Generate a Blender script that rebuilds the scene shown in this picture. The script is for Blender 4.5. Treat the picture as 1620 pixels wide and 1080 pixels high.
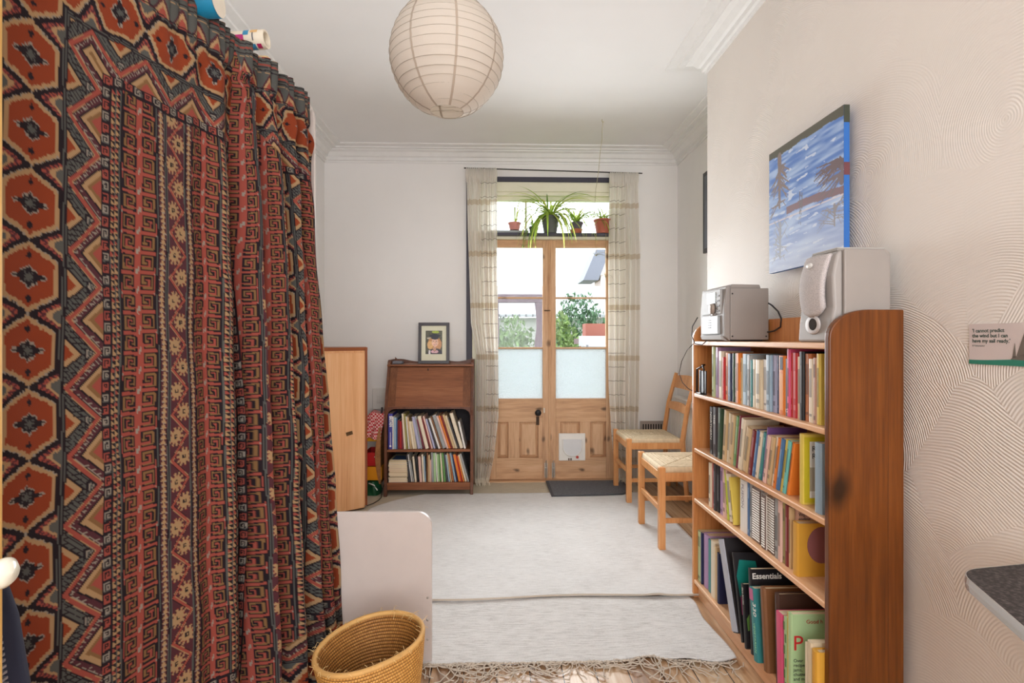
import bpy, bmesh, math, random
import numpy as np
from mathutils import Vector, Matrix, Euler

for _o in list(bpy.data.objects):
    bpy.data.objects.remove(_o)
SC = bpy.context.scene
COL = SC.collection
R = math.radians

# ------------------------------------------------------------------ camera
cam_d = bpy.data.cameras.new('camera')
cam = bpy.data.objects.new('camera', cam_d)
COL.objects.link(cam)
cam.location = (0, 0, 1.165)
cam.rotation_euler = (R(90), 0, -math.atan(25 / 870.0))
cam_d.sensor_width = 36
cam_d.lens = 870.0 / 1620 * 36
cam_d.shift_y = -4 / 1620.0
cam_d.clip_start = 0.02
SC.camera = cam
SC.view_settings.view_transform = 'Standard'
SC.view_settings.look = 'None'
SC.view_settings.gamma = 1
SC.view_settings.use_curve_mapping = False
SC.view_settings.exposure = 1.22
try:
    SC.cycles.max_bounces = 8
    SC.cycles.diffuse_bounces = 5
    SC.cycles.transparent_max_bounces = 12
    SC.cycles.use_denoising = True
except Exception:
    pass

# ------------------------------------------------------------------ overcast sky, brighter on the garden side
W = bpy.data.worlds.new('sky')
SC.world = W
W.use_nodes = True
wt = W.node_tree
wt.nodes.clear()
w_out = wt.nodes.new('ShaderNodeOutputWorld')
w_bg = wt.nodes.new('ShaderNodeBackground')
w_tc = wt.nodes.new('ShaderNodeTexCoord')
w_sep = wt.nodes.new('ShaderNodeSeparateXYZ')
w_map = wt.nodes.new('ShaderNodeMapRange')
w_ramp = wt.nodes.new('ShaderNodeValToRGB')
w_map.inputs[1].default_value = -0.6
w_map.inputs[2].default_value = 0.7
w_ramp.color_ramp.elements[0].color = (0.56, 0.56, 0.57, 1)
w_ramp.color_ramp.elements[1].color = (0.96, 0.98, 1.0, 1)
wt.links.new(w_tc.outputs['Generated'], w_sep.inputs[0])
wt.links.new(w_sep.outputs['Y'], w_map.inputs[0])
wt.links.new(w_map.outputs[0], w_ramp.inputs[0])
wt.links.new(w_ramp.outputs[0], w_bg.inputs[0])
w_bg.inputs[1].default_value = 2.5
wt.links.new(w_bg.outputs[0], w_out.inputs[0])


def area(name, loc, rot, sx, sy, power, color=(1, 1, 1)):
    d = bpy.data.lights.new(name, 'AREA')
    d.shape = 'RECTANGLE'
    d.size = sx
    d.size_y = sy
    d.energy = power
    d.color = color
    o = bpy.data.objects.new(name, d)
    COL.objects.link(o)
    o.location = loc
    o.rotation_euler = rot
    return o


# stand-in for the garden doors' daylight, and fill light added behind the camera
area('door_daylight', (0.44, 4.32, 1.32), (R(-90), 0, 0), 0.86, 1.15, 11, (0.95, 0.98, 1.0)).data.spread = R(128)
area('rear_fill_light', (0.2, -1.55, 1.55), (R(90), 0, 0), 1.7, 1.5, 26, (0.97, 0.98, 1.0))

# ------------------------------------------------------------------ helpers
def lin(c):
    return tuple(((x / 255.0) / 12.92 if x / 255.0 <= 0.04045 else ((x / 255.0 + 0.055) / 1.055) ** 2.4) for x in c)


def newmat(name):
    m = bpy.data.materials.new(name)
    m.use_nodes = True
    nt = m.node_tree
    b = nt.nodes['Principled BSDF']
    return m, nt, b


def N(nt, kind, **kw):
    n = nt.nodes.new(kind)
    for k, v in kw.items():
        if k.startswith('i_'):
            key = k[2:]
            key = int(key) if key.isdigit() else key
            n.inputs[key].default_value = v
        else:
            setattr(n, k, v)
    return n


_plain = {}


def plain(c, rough=0.6, metal=0.0, var=0.06, spec=0.4, name=None):
    key = (tuple(c), rough, metal, var)
    if key in _plain:
        return _plain[key]
    m, nt, b = newmat(name or 'paint_%d_%d_%d' % tuple(c))
    col = lin(c)
    tc = N(nt, 'ShaderNodeTexCoord')
    nz = N(nt, 'ShaderNodeTexNoise', i_Scale=14.0, i_Detail=4.0)
    mx = N(nt, 'ShaderNodeMix', data_type='RGBA')
    mx.inputs[6].default_value = tuple(max(0, x * (1 - var)) for x in col) + (1,)
    mx.inputs[7].default_value = tuple(min(1, x * (1 + var)) for x in col) + (1,)
    nt.links.new(tc.outputs['Object'], nz.inputs['Vector'])
    nt.links.new(nz.outputs[0], mx.inputs[0])
    nt.links.new(mx.outputs[2], b.inputs['Base Color'])
    b.inputs['Roughness'].default_value = rough
    b.inputs['Metallic'].default_value = metal
    b.inputs['Specular IOR Level'].default_value = spec
    _plain[key] = m
    return m


def wood(name, c_dark, c_mid, c_light, grain=(1, 1, 0.06), scale=30.0, rough=0.45, knots=0.0, knot_scale=3.0, spec=0.4, bump=0.15, contrast=1.0):
    """grain: small value on the axis the grain runs along"""
    m, nt, b = newmat(name)
    tc = N(nt, 'ShaderNodeTexCoord')
    mp = N(nt, 'ShaderNodeMapping')
    mp.inputs['Scale'].default_value = grain
    big = N(nt, 'ShaderNodeTexNoise', i_Scale=scale * 0.22, i_Detail=2.0)
    mpl = N(nt, 'ShaderNodeMapping')
    mpl.inputs['Scale'].default_value = tuple(max(g, 0.12) for g in grain)
    nz = N(nt, 'ShaderNodeTexNoise', i_Scale=scale, i_Detail=6.0, i_Roughness=0.65)
    fine = N(nt, 'ShaderNodeTexNoise', i_Scale=scale * 4.5, i_Detail=3.0)
    l = nt.links.new
    l(tc.outputs['Object'], mp.inputs[0])
    l(tc.outputs['Object'], mpl.inputs[0])
    l(mp.outputs[0], nz.inputs['Vector'])
    l(mp.outputs[0], fine.inputs['Vector'])
    l(mpl.outputs[0], big.inputs['Vector'])
    a1 = N(nt, 'ShaderNodeMath', operation='MULTIPLY_ADD', i_1=0.5)
    a1.inputs[2].default_value = 0.0
    l(nz.outputs[0], a1.inputs[0])
    a2 = N(nt, 'ShaderNodeMath', operation='MULTIPLY_ADD', i_1=0.3)
    l(fine.outputs[0], a2.inputs[0]); l(a1.outputs[0], a2.inputs[2])
    a3 = N(nt, 'ShaderNodeMath', operation='MULTIPLY_ADD', i_1=0.35)
    l(big.outputs[0], a3.inputs[0]); l(a2.outputs[0], a3.inputs[2])
    rp = N(nt, 'ShaderNodeValToRGB')
    e = rp.color_ramp.elements
    w = 0.17 / contrast
    e[0].position = 0.575 - w; e[0].color = lin(c_dark) + (1,)
    e[1].position = 0.575 + w; e[1].color = lin(c_light) + (1,)
    k = e.new(0.575); k.color = lin(c_mid) + (1,)
    l(a3.outputs[0], rp.inputs[0])
    last = rp.outputs[0]
    if knots > 0:
        mk = N(nt, 'ShaderNodeMapping')
        mk.inputs['Scale'].default_value = tuple(1.0 if g > 0.5 else 0.55 for g in grain)
        l(tc.outputs['Object'], mk.inputs[0])
        vo = N(nt, 'ShaderNodeTexVoronoi', voronoi_dimensions='2D', i_Scale=knot_scale)
        ks = N(nt, 'ShaderNodeSeparateXYZ'); kc = N(nt, 'ShaderNodeCombineXYZ'); ka = N(nt, 'ShaderNodeMath', operation='ADD')
        kw = N(nt, 'ShaderNodeTexNoise', i_Scale=9.0); l(mk.outputs[0], kw.inputs['Vector'])
        kv = N(nt, 'ShaderNodeVectorMath', operation='MULTIPLY_ADD'); kv.inputs[1].default_value = (0.06, 0.06, 0)
        l(mk.outputs[0], ks.inputs[0]); l(ks.outputs['X'], ka.inputs[0]); l(ks.outputs['Y'], ka.inputs[1])
        l(ka.outputs[0], kc.inputs[0]); l(ks.outputs['Z'], kc.inputs[1])
        l(kw.outputs['Color'], kv.inputs[0]); l(kc.outputs[0], kv.inputs[2])
        l(kv.outputs[0], vo.inputs['Vector'])
        kr = N(nt, 'ShaderNodeValToRGB')
        ke = kr.color_ramp.elements
        ke[0].position = 0.03; ke[0].color = (1, 1, 1, 1)
        ke[1].position = 0.10; ke[1].color = (0, 0, 0, 1)
        l(vo.outputs['Distance'], kr.inputs[0])
        km = N(nt, 'ShaderNodeMath', operation='MULTIPLY', i_1=knots)
        l(kr.outputs[0], km.inputs[0])
        mx = N(nt, 'ShaderNodeMix', data_type='RGBA')
        mx.inputs[7].default_value = lin(tuple(x * 0.42 for x in c_dark)) + (1,)
        l(km.outputs[0], mx.inputs[0]); l(last, mx.inputs[6])
        last = mx.outputs[2]
    l(last, b.inputs['Base Color'])
    b.inputs['Roughness'].default_value = rough
    b.inputs['Specular IOR Level'].default_value = spec
    bp = N(nt, 'ShaderNodeBump', i_Strength=bump, i_Distance=0.002)
    l(a2.outputs[0], bp.inputs['Height'])
    l(bp.outputs[0], b.inputs['Normal'])
    return m


class MB:
    def __init__(s):
        s.v = []; s.f = []; s.m = []; s.mi = 0

    def add(s, vs, fs):
        o = len(s.v)
        s.v += [tuple(p) for p in vs]
        s.f += [tuple(i + o for i in f) for f in fs]
        s.m += [s.mi] * len(fs)
        return s

    def box(s, x0, x1, y0, y1, z0, z1, M=None):
        vs = [(x0, y0, z0), (x1, y0, z0), (x1, y1, z0), (x0, y1, z0), (x0, y0, z1), (x1, y0, z1), (x1, y1, z1), (x0, y1, z1)]
        if M is not None:
            vs = [M @ Vector(p) for p in vs]
        return s.add(vs, [(0, 3, 2, 1), (4, 5, 6, 7), (0, 1, 5, 4), (1, 2, 6, 5), (2, 3, 7, 6), (3, 0, 4, 7)])

    def prism(s, poly, axis, a0, a1, M=None):
        """poly: 2-D points in the plane of the two other axes (order x,y,z without axis)"""
        n = len(poly)
        def P(p, a):
            if axis == 'x': q = (a, p[0], p[1])
            elif axis == 'y': q = (p[0], a, p[1])
            else: q = (p[0], p[1], a)
            return M @ Vector(q) if M is not None else q
        vs = [P(p, a0) for p in poly] + [P(p, a1) for p in poly]
        fs = [tuple(range(n))[::-1], tuple(range(n, 2 * n))]
        for i in range(n):
            j = (i + 1) % n
            fs.append((i, j, n + j, n + i))
        return s.add(vs, fs)

    def tube(s, pts, r, n=8, cap=True):
        pts = [Vector(p) for p in pts]
        rs = r if isinstance(r, (list, tuple)) else [r] * len(pts)
        t0 = (pts[1] - pts[0]).normalized()
        up = Vector((0, 0, 1)) if abs(t0.z) < 0.9 else Vector((1, 0, 0))
        a = t0.cross(up).normalized()
        vs = []
        for i, p in enumerate(pts):
            if i == 0: t = pts[1] - pts[0]
            elif i == len(pts) - 1: t = pts[-1] - pts[-2]
            else: t = pts[i + 1] - pts[i - 1]
            t.normalize()
            a = (a - t * a.dot(t)).normalized()
            b = t.cross(a)
            for k in range(n):
                th = 2 * math.pi * k / n
                vs.append(p + (a * math.cos(th) + b * math.sin(th)) * rs[i])
        fs = []
        for i in range(len(pts) - 1):
            for k in range(n):
                k2 = (k + 1) % n
                fs.append((i * n + k, i * n + k2, (i + 1) * n + k2, (i + 1) * n + k))
        if cap:
            fs.append(tuple(range(n))[::-1])
            fs.append(tuple((len(pts) - 1) * n + k for k in range(n)))
        return s.add(vs, fs)

    def lathe(s, prof, n=32, c=(0, 0, 0), M=None, cap=False):
        vs = []
        for r_, z in prof:
            for k in range(n):
                th = 2 * math.pi * k / n
                p = Vector((r_ * math.cos(th), r_ * math.sin(th), z))
                if M is not None: p = M @ p
                vs.append((p[0] + c[0], p[1] + c[1], p[2] + c[2]))
        fs = []
        for i in range(len(prof) - 1):
            for k in range(n):
                k2 = (k + 1) % n
                fs.append((i * n + k, i * n + k2, (i + 1) * n + k2, (i + 1) * n + k))
        if cap:
            fs.append(tuple(range(n))[::-1])
            fs.append(tuple((len(prof) - 1) * n + k for k in range(n)))
        return s.add(vs, fs)

    def build(s, name, mat, parent=None, loc=None, rot=None, smooth=False, bevel=0.0, seg=2, auto=False):
        me = bpy.data.meshes.new(name)
        me.from_pydata(s.v, [], s.f)
        mats = mat if isinstance(mat, (list, tuple)) else [mat]
        for m_ in mats: me.materials.append(m_)
        if len(mats) > 1:
            me.polygons.foreach_set('material_index', s.m)
        bm = bmesh.new(); bm.from_mesh(me)
        bmesh.ops.recalc_face_normals(bm, faces=bm.faces)
        bm.to_mesh(me); bm.free()
        if smooth or auto:
            me.polygons.foreach_set('use_smooth', [True] * len(me.polygons))
        me.update()
        if auto:
            try: me.set_sharp_from_angle(angle=R(38))
            except Exception: pass
        o = bpy.data.objects.new(name, me)
        COL.objects.link(o)
        if parent is not None: o.parent = parent
        if loc is not None: o.location = loc
        if rot is not None: o.rotation_euler = rot
        if bevel > 0:
            bv = o.modifiers.new('bevel', 'BEVEL')
            bv.width = bevel; bv.segments = seg; bv.limit_method = 'ANGLE'; bv.angle_limit = R(40)
        return o


def thing(name, label, cat, loc=(0, 0, 0), rot=(0, 0, 0), group=None):
    o = bpy.data.objects.new(name, None)
    COL.objects.link(o)
    o.empty_display_size = 0.05
    o.location = loc
    o.rotation_euler = rot
    o['label'] = label
    o['category'] = cat
    if group: o['group'] = group
    return o


def tag(o, label, cat, group=None, kind=None):
    o['label'] = label; o['category'] = cat
    if group: o['group'] = group
    if kind: o['kind'] = kind
    return o


def struct(o):
    o['kind'] = 'structure'
    return o


def text_mesh(name, s, size, mat, parent, loc, rot, extrude=0.0003, align='LEFT', xscale=1.0, bold=0.0):
    cu = bpy.data.curves.new(name, 'FONT')
    cu.body = s; cu.size = size; cu.extrude = extrude; cu.align_x = align; cu.resolution_u = 3
    cu.offset = bold
    t = bpy.data.objects.new(name, cu)
    COL.objects.link(t)
    bpy.context.view_layer.update()
    dg = bpy.context.evaluated_depsgraph_get()
    me = bpy.data.meshes.new_from_object(t.evaluated_get(dg))
    bpy.data.objects.remove(t)
    if xscale != 1.0:
        me.transform(Matrix.Diagonal((xscale, 1, 1, 1)))
    me.name = name
    me.materials.clear(); me.materials.append(mat)
    o = bpy.data.objects.new(name, me)
    COL.objects.link(o)
    if parent is not None: o.parent = parent
    o.location = loc; o.rotation_euler = rot
    return o


def grid_mesh(name, P, colors, mat, parent=None, smooth=True):
    """P: (nu,nv,3) array; colors: (nu,nv,3) linear or None"""
    nu, nv = P.shape[:2]
    me = bpy.data.meshes.new(name)
    me.vertices.add(nu * nv)
    me.vertices.foreach_set('co', P.reshape(-1).astype(np.float32))
    i = np.arange(nu - 1)[:, None] * nv + np.arange(nv - 1)[None, :]
    q = np.stack([i, i + nv, i + nv + 1, i + 1], -1).reshape(-1, 4)
    nf = len(q)
    me.loops.add(nf * 4)
    me.loops.foreach_set('vertex_index', q.reshape(-1).astype(np.int32))
    me.polygons.add(nf)
    me.polygons.foreach_set('loop_start', (np.arange(nf) * 4).astype(np.int32))
    me.update(calc_edges=True)
    me.validate()
    if smooth: me.polygons.foreach_set('use_smooth', np.ones(nf, dtype=bool))
    if colors is not None:
        at = me.color_attributes.new('weave', 'FLOAT_COLOR', 'POINT')
        c4 = np.ones((nu * nv, 4), dtype=np.float32)
        c4[:, :3] = colors.reshape(-1, 3)
        at.data.foreach_set('color', c4.reshape(-1))
    uv = me.uv_layers.new(name='UVMap')
    gu, gv = np.meshgrid(np.arange(nu) / (nu - 1), np.arange(nv) / (nv - 1), indexing='ij')
    uvs = np.stack([gu, gv], -1).reshape(-1, 2)[q.reshape(-1)]
    uv.data.foreach_set('uv', uvs.reshape(-1).astype(np.float32))
    me.materials.append(mat)
    o = bpy.data.objects.new(name, me)
    COL.objects.link(o)
    if parent is not None: o.parent = parent
    return o


def attr_mat(name, rough=0.9, spec=0.2, weave=0.0, sheen=0.0):
    m, nt, b = newmat(name)
    a = N(nt, 'ShaderNodeVertexColor', layer_name='weave')
    nt.links.new(a.outputs[0], b.inputs['Base Color'])
    b.inputs['Roughness'].default_value = rough
    b.inputs['Specular IOR Level'].default_value = spec
    if weave:
        tc = N(nt, 'ShaderNodeTexCoord')
        nz = N(nt, 'ShaderNodeTexNoise', i_Scale=900.0, i_Detail=2.0)
        nt.links.new(tc.outputs['Object'], nz.inputs['Vector'])
        bp = N(nt, 'ShaderNodeBump', i_Strength=weave, i_Distance=0.001)
        nt.links.new(nz.outputs[0], bp.inputs['Height'])
        nt.links.new(bp.outputs[0], b.inputs['Normal'])
    return m


# ------------------------------------------------------------------ shared materials
def wall_paint(name, c, rough=0.8, bump=0.1):
    m, nt, b = newmat(name)
    tc = N(nt, 'ShaderNodeTexCoord')
    nz = N(nt, 'ShaderNodeTexNoise', i_Scale=3.0, i_Detail=5.0)
    fine = N(nt, 'ShaderNodeTexNoise', i_Scale=60.0, i_Detail=3.0)
    mx = N(nt, 'ShaderNodeMix', data_type='RGBA')
    col = lin(c)
    mx.inputs[6].default_value = tuple(x * 0.95 for x in col) + (1,)
    mx.inputs[7].default_value = tuple(min(1, x * 1.04) for x in col) + (1,)
    l = nt.links.new
    l(tc.outputs['Object'], nz.inputs['Vector']); l(tc.outputs['Object'], fine.inputs['Vector'])
    l(nz.outputs[0], mx.inputs[0]); l(mx.outputs[2], b.inputs['Base Color'])
    bp = N(nt, 'ShaderNodeBump', i_Strength=bump, i_Distance=0.003)
    l(fine.outputs[0], bp.inputs['Height']); l(bp.outputs[0], b.inputs['Normal'])
    b.inputs['Roughness'].default_value = rough
    return m


WALL = wall_paint('white_wall_paint', (237, 235, 233))
CEIL = wall_paint('white_ceiling_paint', (234, 233, 232), bump=0.05)
TRIMW = plain((230, 229, 227), 0.5)


def plaster_mat():
    """white plaster combed in overlapping fans"""
    m, nt, b = newmat('combed_plaster')
    l = nt.links.new
    tc = N(nt, 'ShaderNodeTexCoord')
    sep = N(nt, 'ShaderNodeSeparateXYZ')
    l(tc.outputs['Object'], sep.inputs[0])
    cmb = N(nt, 'ShaderNodeCombineXYZ')
    l(sep.outputs['Y'], cmb.inputs[0]); l(sep.outputs['Z'], cmb.inputs[1])
    wob = N(nt, 'ShaderNodeTexNoise', i_Scale=2.2, i_Detail=2.0)
    l(cmb.outputs[0], wob.inputs['Vector'])
    wv = N(nt, 'ShaderNodeVectorMath', operation='MULTIPLY_ADD')
    wv.inputs[1].default_value = (0.12, 0.12, 0.0)
    l(wob.outputs['Color'], wv.inputs[0]); l(cmb.outputs[0], wv.inputs[2])

    def rings(scale, off, freq):
        ad = N(nt, 'ShaderNodeVectorMath', operation='ADD')
        ad.inputs[1].default_value = (off, off * 0.7, 0)
        l(wv.outputs[0], ad.inputs[0])
        vo = N(nt, 'ShaderNodeTexVoronoi', voronoi_dimensions='2D', i_Scale=scale)
        l(ad.outputs[0], vo.inputs['Vector'])
        # centre of the fan: the cell point pushed down and sideways
        ce = N(nt, 'ShaderNodeVectorMath', operation='MULTIPLY_ADD')
        ce.inputs[1].default_value = (0.26, 0.10, 0.0)
        sh = N(nt, 'ShaderNodeVectorMath', operation='ADD')
        sh.inputs[1].default_value = (-0.13, -0.24, 0)
        l(vo.outputs['Color'], ce.inputs[0]); l(vo.outputs['Position'], sh.inputs[0])
        l(sh.outputs[0], ce.inputs[2])
        di = N(nt, 'ShaderNodeVectorMath', operation='DISTANCE')
        l(ad.outputs[0], di.inputs[0]); l(ce.outputs[0], di.inputs[1])
        mu = N(nt, 'ShaderNodeMath', operation='MULTIPLY', i_1=freq)
        l(di.outputs['Value'], mu.inputs[0])
        si = N(nt, 'ShaderNodeMath', operation='SINE')
        l(mu.outputs[0], si.inputs[0])
        return si, vo
    r1, v1 = rings(3.6, 0.0, 2 * math.pi / 0.0075)
    # some fans deep, some nearly flat
    sc = N(nt, 'ShaderNodeSeparateColor')
    l(v1.outputs['Color'], sc.inputs[0])
    dm = N(nt, 'ShaderNodeTexNoise', i_Scale=1.6, i_Detail=1.0)
    l(cmb.outputs[0], dm.inputs['Vector'])
    am = N(nt, 'ShaderNodeMapRange')
    am.inputs[1].default_value = 0.35; am.inputs[2].default_value = 0.62
    am.inputs[3].default_value = 0.25; am.inputs[4].default_value = 1.0
    l(dm.outputs[0], am.inputs[0])
    m1 = N(nt, 'ShaderNodeMath', operation='MULTIPLY')
    l(r1.outputs[0], m1.inputs[0]); l(am.outputs[0], m1.inputs[1])
    fn = N(nt, 'ShaderNodeTexNoise', i_Scale=45.0, i_Detail=4.0)
    l(cmb.outputs[0], fn.inputs['Vector'])
    m2 = N(nt, 'ShaderNodeMath', operation='MULTIPLY_ADD', i_1=0.7)
    l(fn.outputs[0], m2.inputs[0]); l(m1.outputs[0], m2.inputs[2])
    bp = N(nt, 'ShaderNodeBump', i_Strength=0.5, i_Distance=0.0011)
    l(m2.outputs[0], bp.inputs['Height']); l(bp.outputs[0], b.inputs['Normal'])
    b.inputs['Base Color'].default_value = lin((226, 218, 210)) + (1,)
    b.inputs['Roughness'].default_value = 0.6
    b.inputs['Specular IOR Level'].default_value = 0.3
    return m


PLASTER = plaster_mat()
PINE = wood('orange_pine', (172, 106, 56), (202, 136, 80), (222, 160, 104), grain=(1, 1, 0.05), scale=34, rough=0.35, knots=0.8, knot_scale=3.2)
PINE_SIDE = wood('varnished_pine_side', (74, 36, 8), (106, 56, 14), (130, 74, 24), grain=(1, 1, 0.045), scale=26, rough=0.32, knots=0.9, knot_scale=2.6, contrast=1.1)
PINE_SHELF = wood('pine_shelf', (200, 142, 98), (226, 174, 130), (238, 196, 156), grain=(1, 0.05, 1), scale=34, rough=0.35, knots=0.3)
CHAIR_WOOD = wood('chair_pine', (190, 126, 72), (214, 152, 96), (228, 172, 118), grain=(1, 1, 0.06), scale=40, rough=0.35)
DOOR_PINE = wood('stripped_pine', (164, 122, 90), (206, 164, 126), (226, 190, 154), grain=(1, 1, 0.07), scale=22, rough=0.6, knots=0.7, knot_scale=5.0, contrast=0.9)
DOOR_PINE_H = wood('stripped_pine_rail', (164, 122, 90), (206, 164, 126), (226, 190, 154), grain=(0.07, 1, 1), scale=22, rough=0.6, knots=0.8, knot_scale=5.0, contrast=0.9)
OAK = wood('dark_oak', (74, 44, 32), (102, 62, 44), (124, 80, 56), grain=(1, 1, 0.06), scale=40, rough=0.4)
OAK_H = wood('dark_oak_panel', (104, 60, 36), (140, 86, 54), (162, 106, 70), grain=(0.06, 1, 1), scale=34, rough=0.4, contrast=0.9)
ORANGE_VENEER = wood('orange_veneer', (218, 154, 104), (236, 180, 130), (244, 196, 150), grain=(1, 1, 0.03), scale=36, rough=0.35)
METAL = plain((190, 188, 184), 0.3, 1.0)
BLACK = plain((28, 27, 30), 0.45)
# ================================================================== the room
LX, RX, BX, BY, CY, CZ = -1.384, 1.487, 1.13, 4.47, 2.913, 2.69
REAR = -1.6
T = 0.18

# floor boards
def boards_mat():
    m, nt, b = newmat('floor_boards')
    l = nt.links.new
    tc = N(nt, 'ShaderNodeTexCoord')
    sep = N(nt, 'ShaderNodeSeparateXYZ'); l(tc.outputs['Object'], sep.inputs[0])
    dv = N(nt, 'ShaderNodeMath', operation='DIVIDE', i_1=0.115); l(sep.outputs['X'], dv.inputs[0])
    fl = N(nt, 'ShaderNodeMath', operation='FLOOR'); l(dv.outputs[0], fl.inputs[0])
    fr = N(nt, 'ShaderNodeMath', operation='FRACT'); l(dv.outputs[0], fr.inputs[0])
    wn = N(nt, 'ShaderNodeTexWhiteNoise', noise_dimensions='1D'); l(fl.outputs[0], wn.inputs['W'])
    cmb = N(nt, 'ShaderNodeCombineXYZ')
    mx_ = N(nt, 'ShaderNodeMath', operation='MULTIPLY', i_1=1.0); l(sep.outputs['X'], mx_.inputs[0])
    my = N(nt, 'ShaderNodeMath', operation='MULTIPLY', i_1=0.06); l(sep.outputs['Y'], my.inputs[0])
    mo = N(nt, 'ShaderNodeMath', operation='MULTIPLY', i_1=7.0); l(wn.outputs[0], mo.inputs[0])
    l(mx_.outputs[0], cmb.inputs[0]); l(my.outputs[0], cmb.inputs[1]); l(mo.outputs[0], cmb.inputs[2])
    nz = N(nt, 'ShaderNodeTexNoise', i_Scale=42.0, i_Detail=6.0, i_Roughness=0.6); l(cmb.outputs[0], nz.inputs['Vector'])
    ad = N(nt, 'ShaderNodeMath', operation='MULTIPLY_ADD', i_1=0.35); l(wn.outputs[0], ad.inputs[0]); l(nz.outputs[0], ad.inputs[2])
    rp = N(nt, 'ShaderNodeValToRGB')
    e = rp.color_ramp.elements
    e[0].position = 0.4; e[0].color = lin((128, 92, 62)) + (1,)
    e[1].position = 0.95; e[1].color = lin((206, 180, 150)) + (1,)
    k = e.new(0.66); k.color = lin((178, 140, 102)) + (1,)
    l(ad.outputs[0], rp.inputs[0])
    gp = N(nt, 'ShaderNodeMath', operation='LESS_THAN', i_1=0.035); l(fr.outputs[0], gp.inputs[0])
    mx = N(nt, 'ShaderNodeMix', data_type='RGBA')
    mx.inputs[7].default_value = lin((52, 36, 26)) + (1,)
    l(gp.outputs[0], mx.inputs[0]); l(rp.outputs[0], mx.inputs[6]); l(mx.outputs[2], b.inputs['Base Color'])
    b.inputs['Roughness'].default_value = 0.4
    bp = N(nt, 'ShaderNodeBump', i_Strength=0.3, i_Distance=0.002, invert=True)
    l(gp.outputs[0], bp.inputs['Height']); l(bp.outputs[0], b.inputs['Normal'])
    return m


struct(MB().box(LX - T, RX + T, REAR - T, BY + T, -0.12, 0).build('floor', boards_mat()))
struct(MB().box(LX - T, RX + T, REAR - T, BY + T, CZ, CZ + 0.15).build('ceiling', CEIL))
struct(MB().box(LX - T, LX, REAR - T, BY + T, 0, CZ).build('wall_left', WALL))
struct(MB().box(RX, RX + T, REAR - T, BY + T, 0, CZ).build('wall_right', WALL))
struct(MB().box(BX, RX, REAR, CY, 0, CZ).build('wall_chimney_breast', PLASTER))
OX0, OX1, OZ = -0.12, 1.0, 2.44
mb = MB()
mb.box(LX, OX0, BY, BY + T, 0, CZ); mb.box(OX1, RX, BY, BY + T, 0, CZ); mb.box(OX0, OX1, BY, BY + T, OZ, CZ)
struct(mb.build('wall_back', WALL))
# rear wall (behind the camera) with a window added to let fill light in
mb = MB()
mb.box(LX, -0.7, REAR - T, REAR, 0, CZ); mb.box(1.1, BX, REAR - T, REAR, 0, CZ)
mb.box(-0.7, 1.1, REAR - T, REAR, 0, 0.7); mb.box(-0.7, 1.1, REAR - T, REAR, 2.4, CZ)
struct(mb.build('wall_rear', WALL))
wf = MB()
for x in (-0.7, 0.17, 1.05): wf.box(x, x + 0.05, REAR - 0.1, REAR - 0.05, 0.7, 2.4)
for z in (0.7, 1.5, 2.35): wf.box(-0.7, 1.1, REAR - 0.1, REAR - 0.05, z, z + 0.05)
struct(wf.build('added_rear_window', TRIMW))

# cornice swept round the ceiling
prof = [(0, -0.105), (0.010, -0.105), (0.012, -0.092), (0.024, -0.088), (0.026, -0.066), (0.040, -0.060), (0.060, -0.034),
        (0.088, -0.026), (0.090, -0.020), (0.120, -0.020), (0.124, -0.012), (0.150, -0.010), (0.172, -0.008), (0.176, 0)]
path = [(LX, REAR), (LX, BY), (RX, BY), (RX, CY), (BX, CY), (BX, REAR)]
nrm = [(1, 0), (0, -1), (-1, 0), (0, 1), (-1, 0)]
mb = MB()
rings = []
for i, p in enumerate(path):
    row = []
    for o_, z in prof:
        if i == 0: q = (p[0] + nrm[0][0] * o_, p[1])
        elif i == len(path) - 1: q = (p[0] + nrm[-1][0] * o_, p[1])
        else:
            a, b_ = nrm[i - 1], nrm[i]
            q = (p[0] + (a[0] + b_[0]) * o_, p[1] + (a[1] + b_[1]) * o_)
        row.append((q[0], q[1], CZ + z))
    rings.append(row)
vs = [q for row in rings for q in row]
n = len(prof)
fs = [(i * n + k, i * n + k + 1, (i + 1) * n + k + 1, (i + 1) * n + k) for i in range(len(path) - 1) for k in range(n - 1)]
mb.add(vs, fs)
struct(mb.build('trim_1', TRIMW))
# skirting
mb = MB()
mb.box(LX, LX + 0.018, REAR, BY, 0, 0.14)
struct(mb.build('baseboard_left', TRIMW, bevel=0.004))
mb = MB(); mb.box(LX + 0.018, OX0 - 0.12, BY - 0.018, BY, 0, 0.14); mb.box(OX1 + 0.12, RX, BY - 0.018, BY, 0, 0.14)
struct(mb.build('baseboard_back', TRIMW, bevel=0.004))
mb = MB(); mb.box(RX - 0.018, RX, CY, BY - 0.018, 0, 0.14); mb.box(BX, RX - 0.018, CY, CY + 0.018, 0, 0.14)
struct(mb.build('baseboard_right', TRIMW, bevel=0.004))
# dark painted architrave round the garden doors
ARCH = plain((62, 60, 72), 0.5)
mb = MB()
mb.box(-0.241, -0.195, BY - 0.022, BY, 0.0, 2.478); mb.box(1.075, 1.121, BY - 0.022, BY, 0.0, 2.478)
mb.box(-0.195, 1.075, BY - 0.022, BY, 2.438, 2.478)
struct(mb.build('trim_2', ARCH, bevel=0.004))
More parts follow.
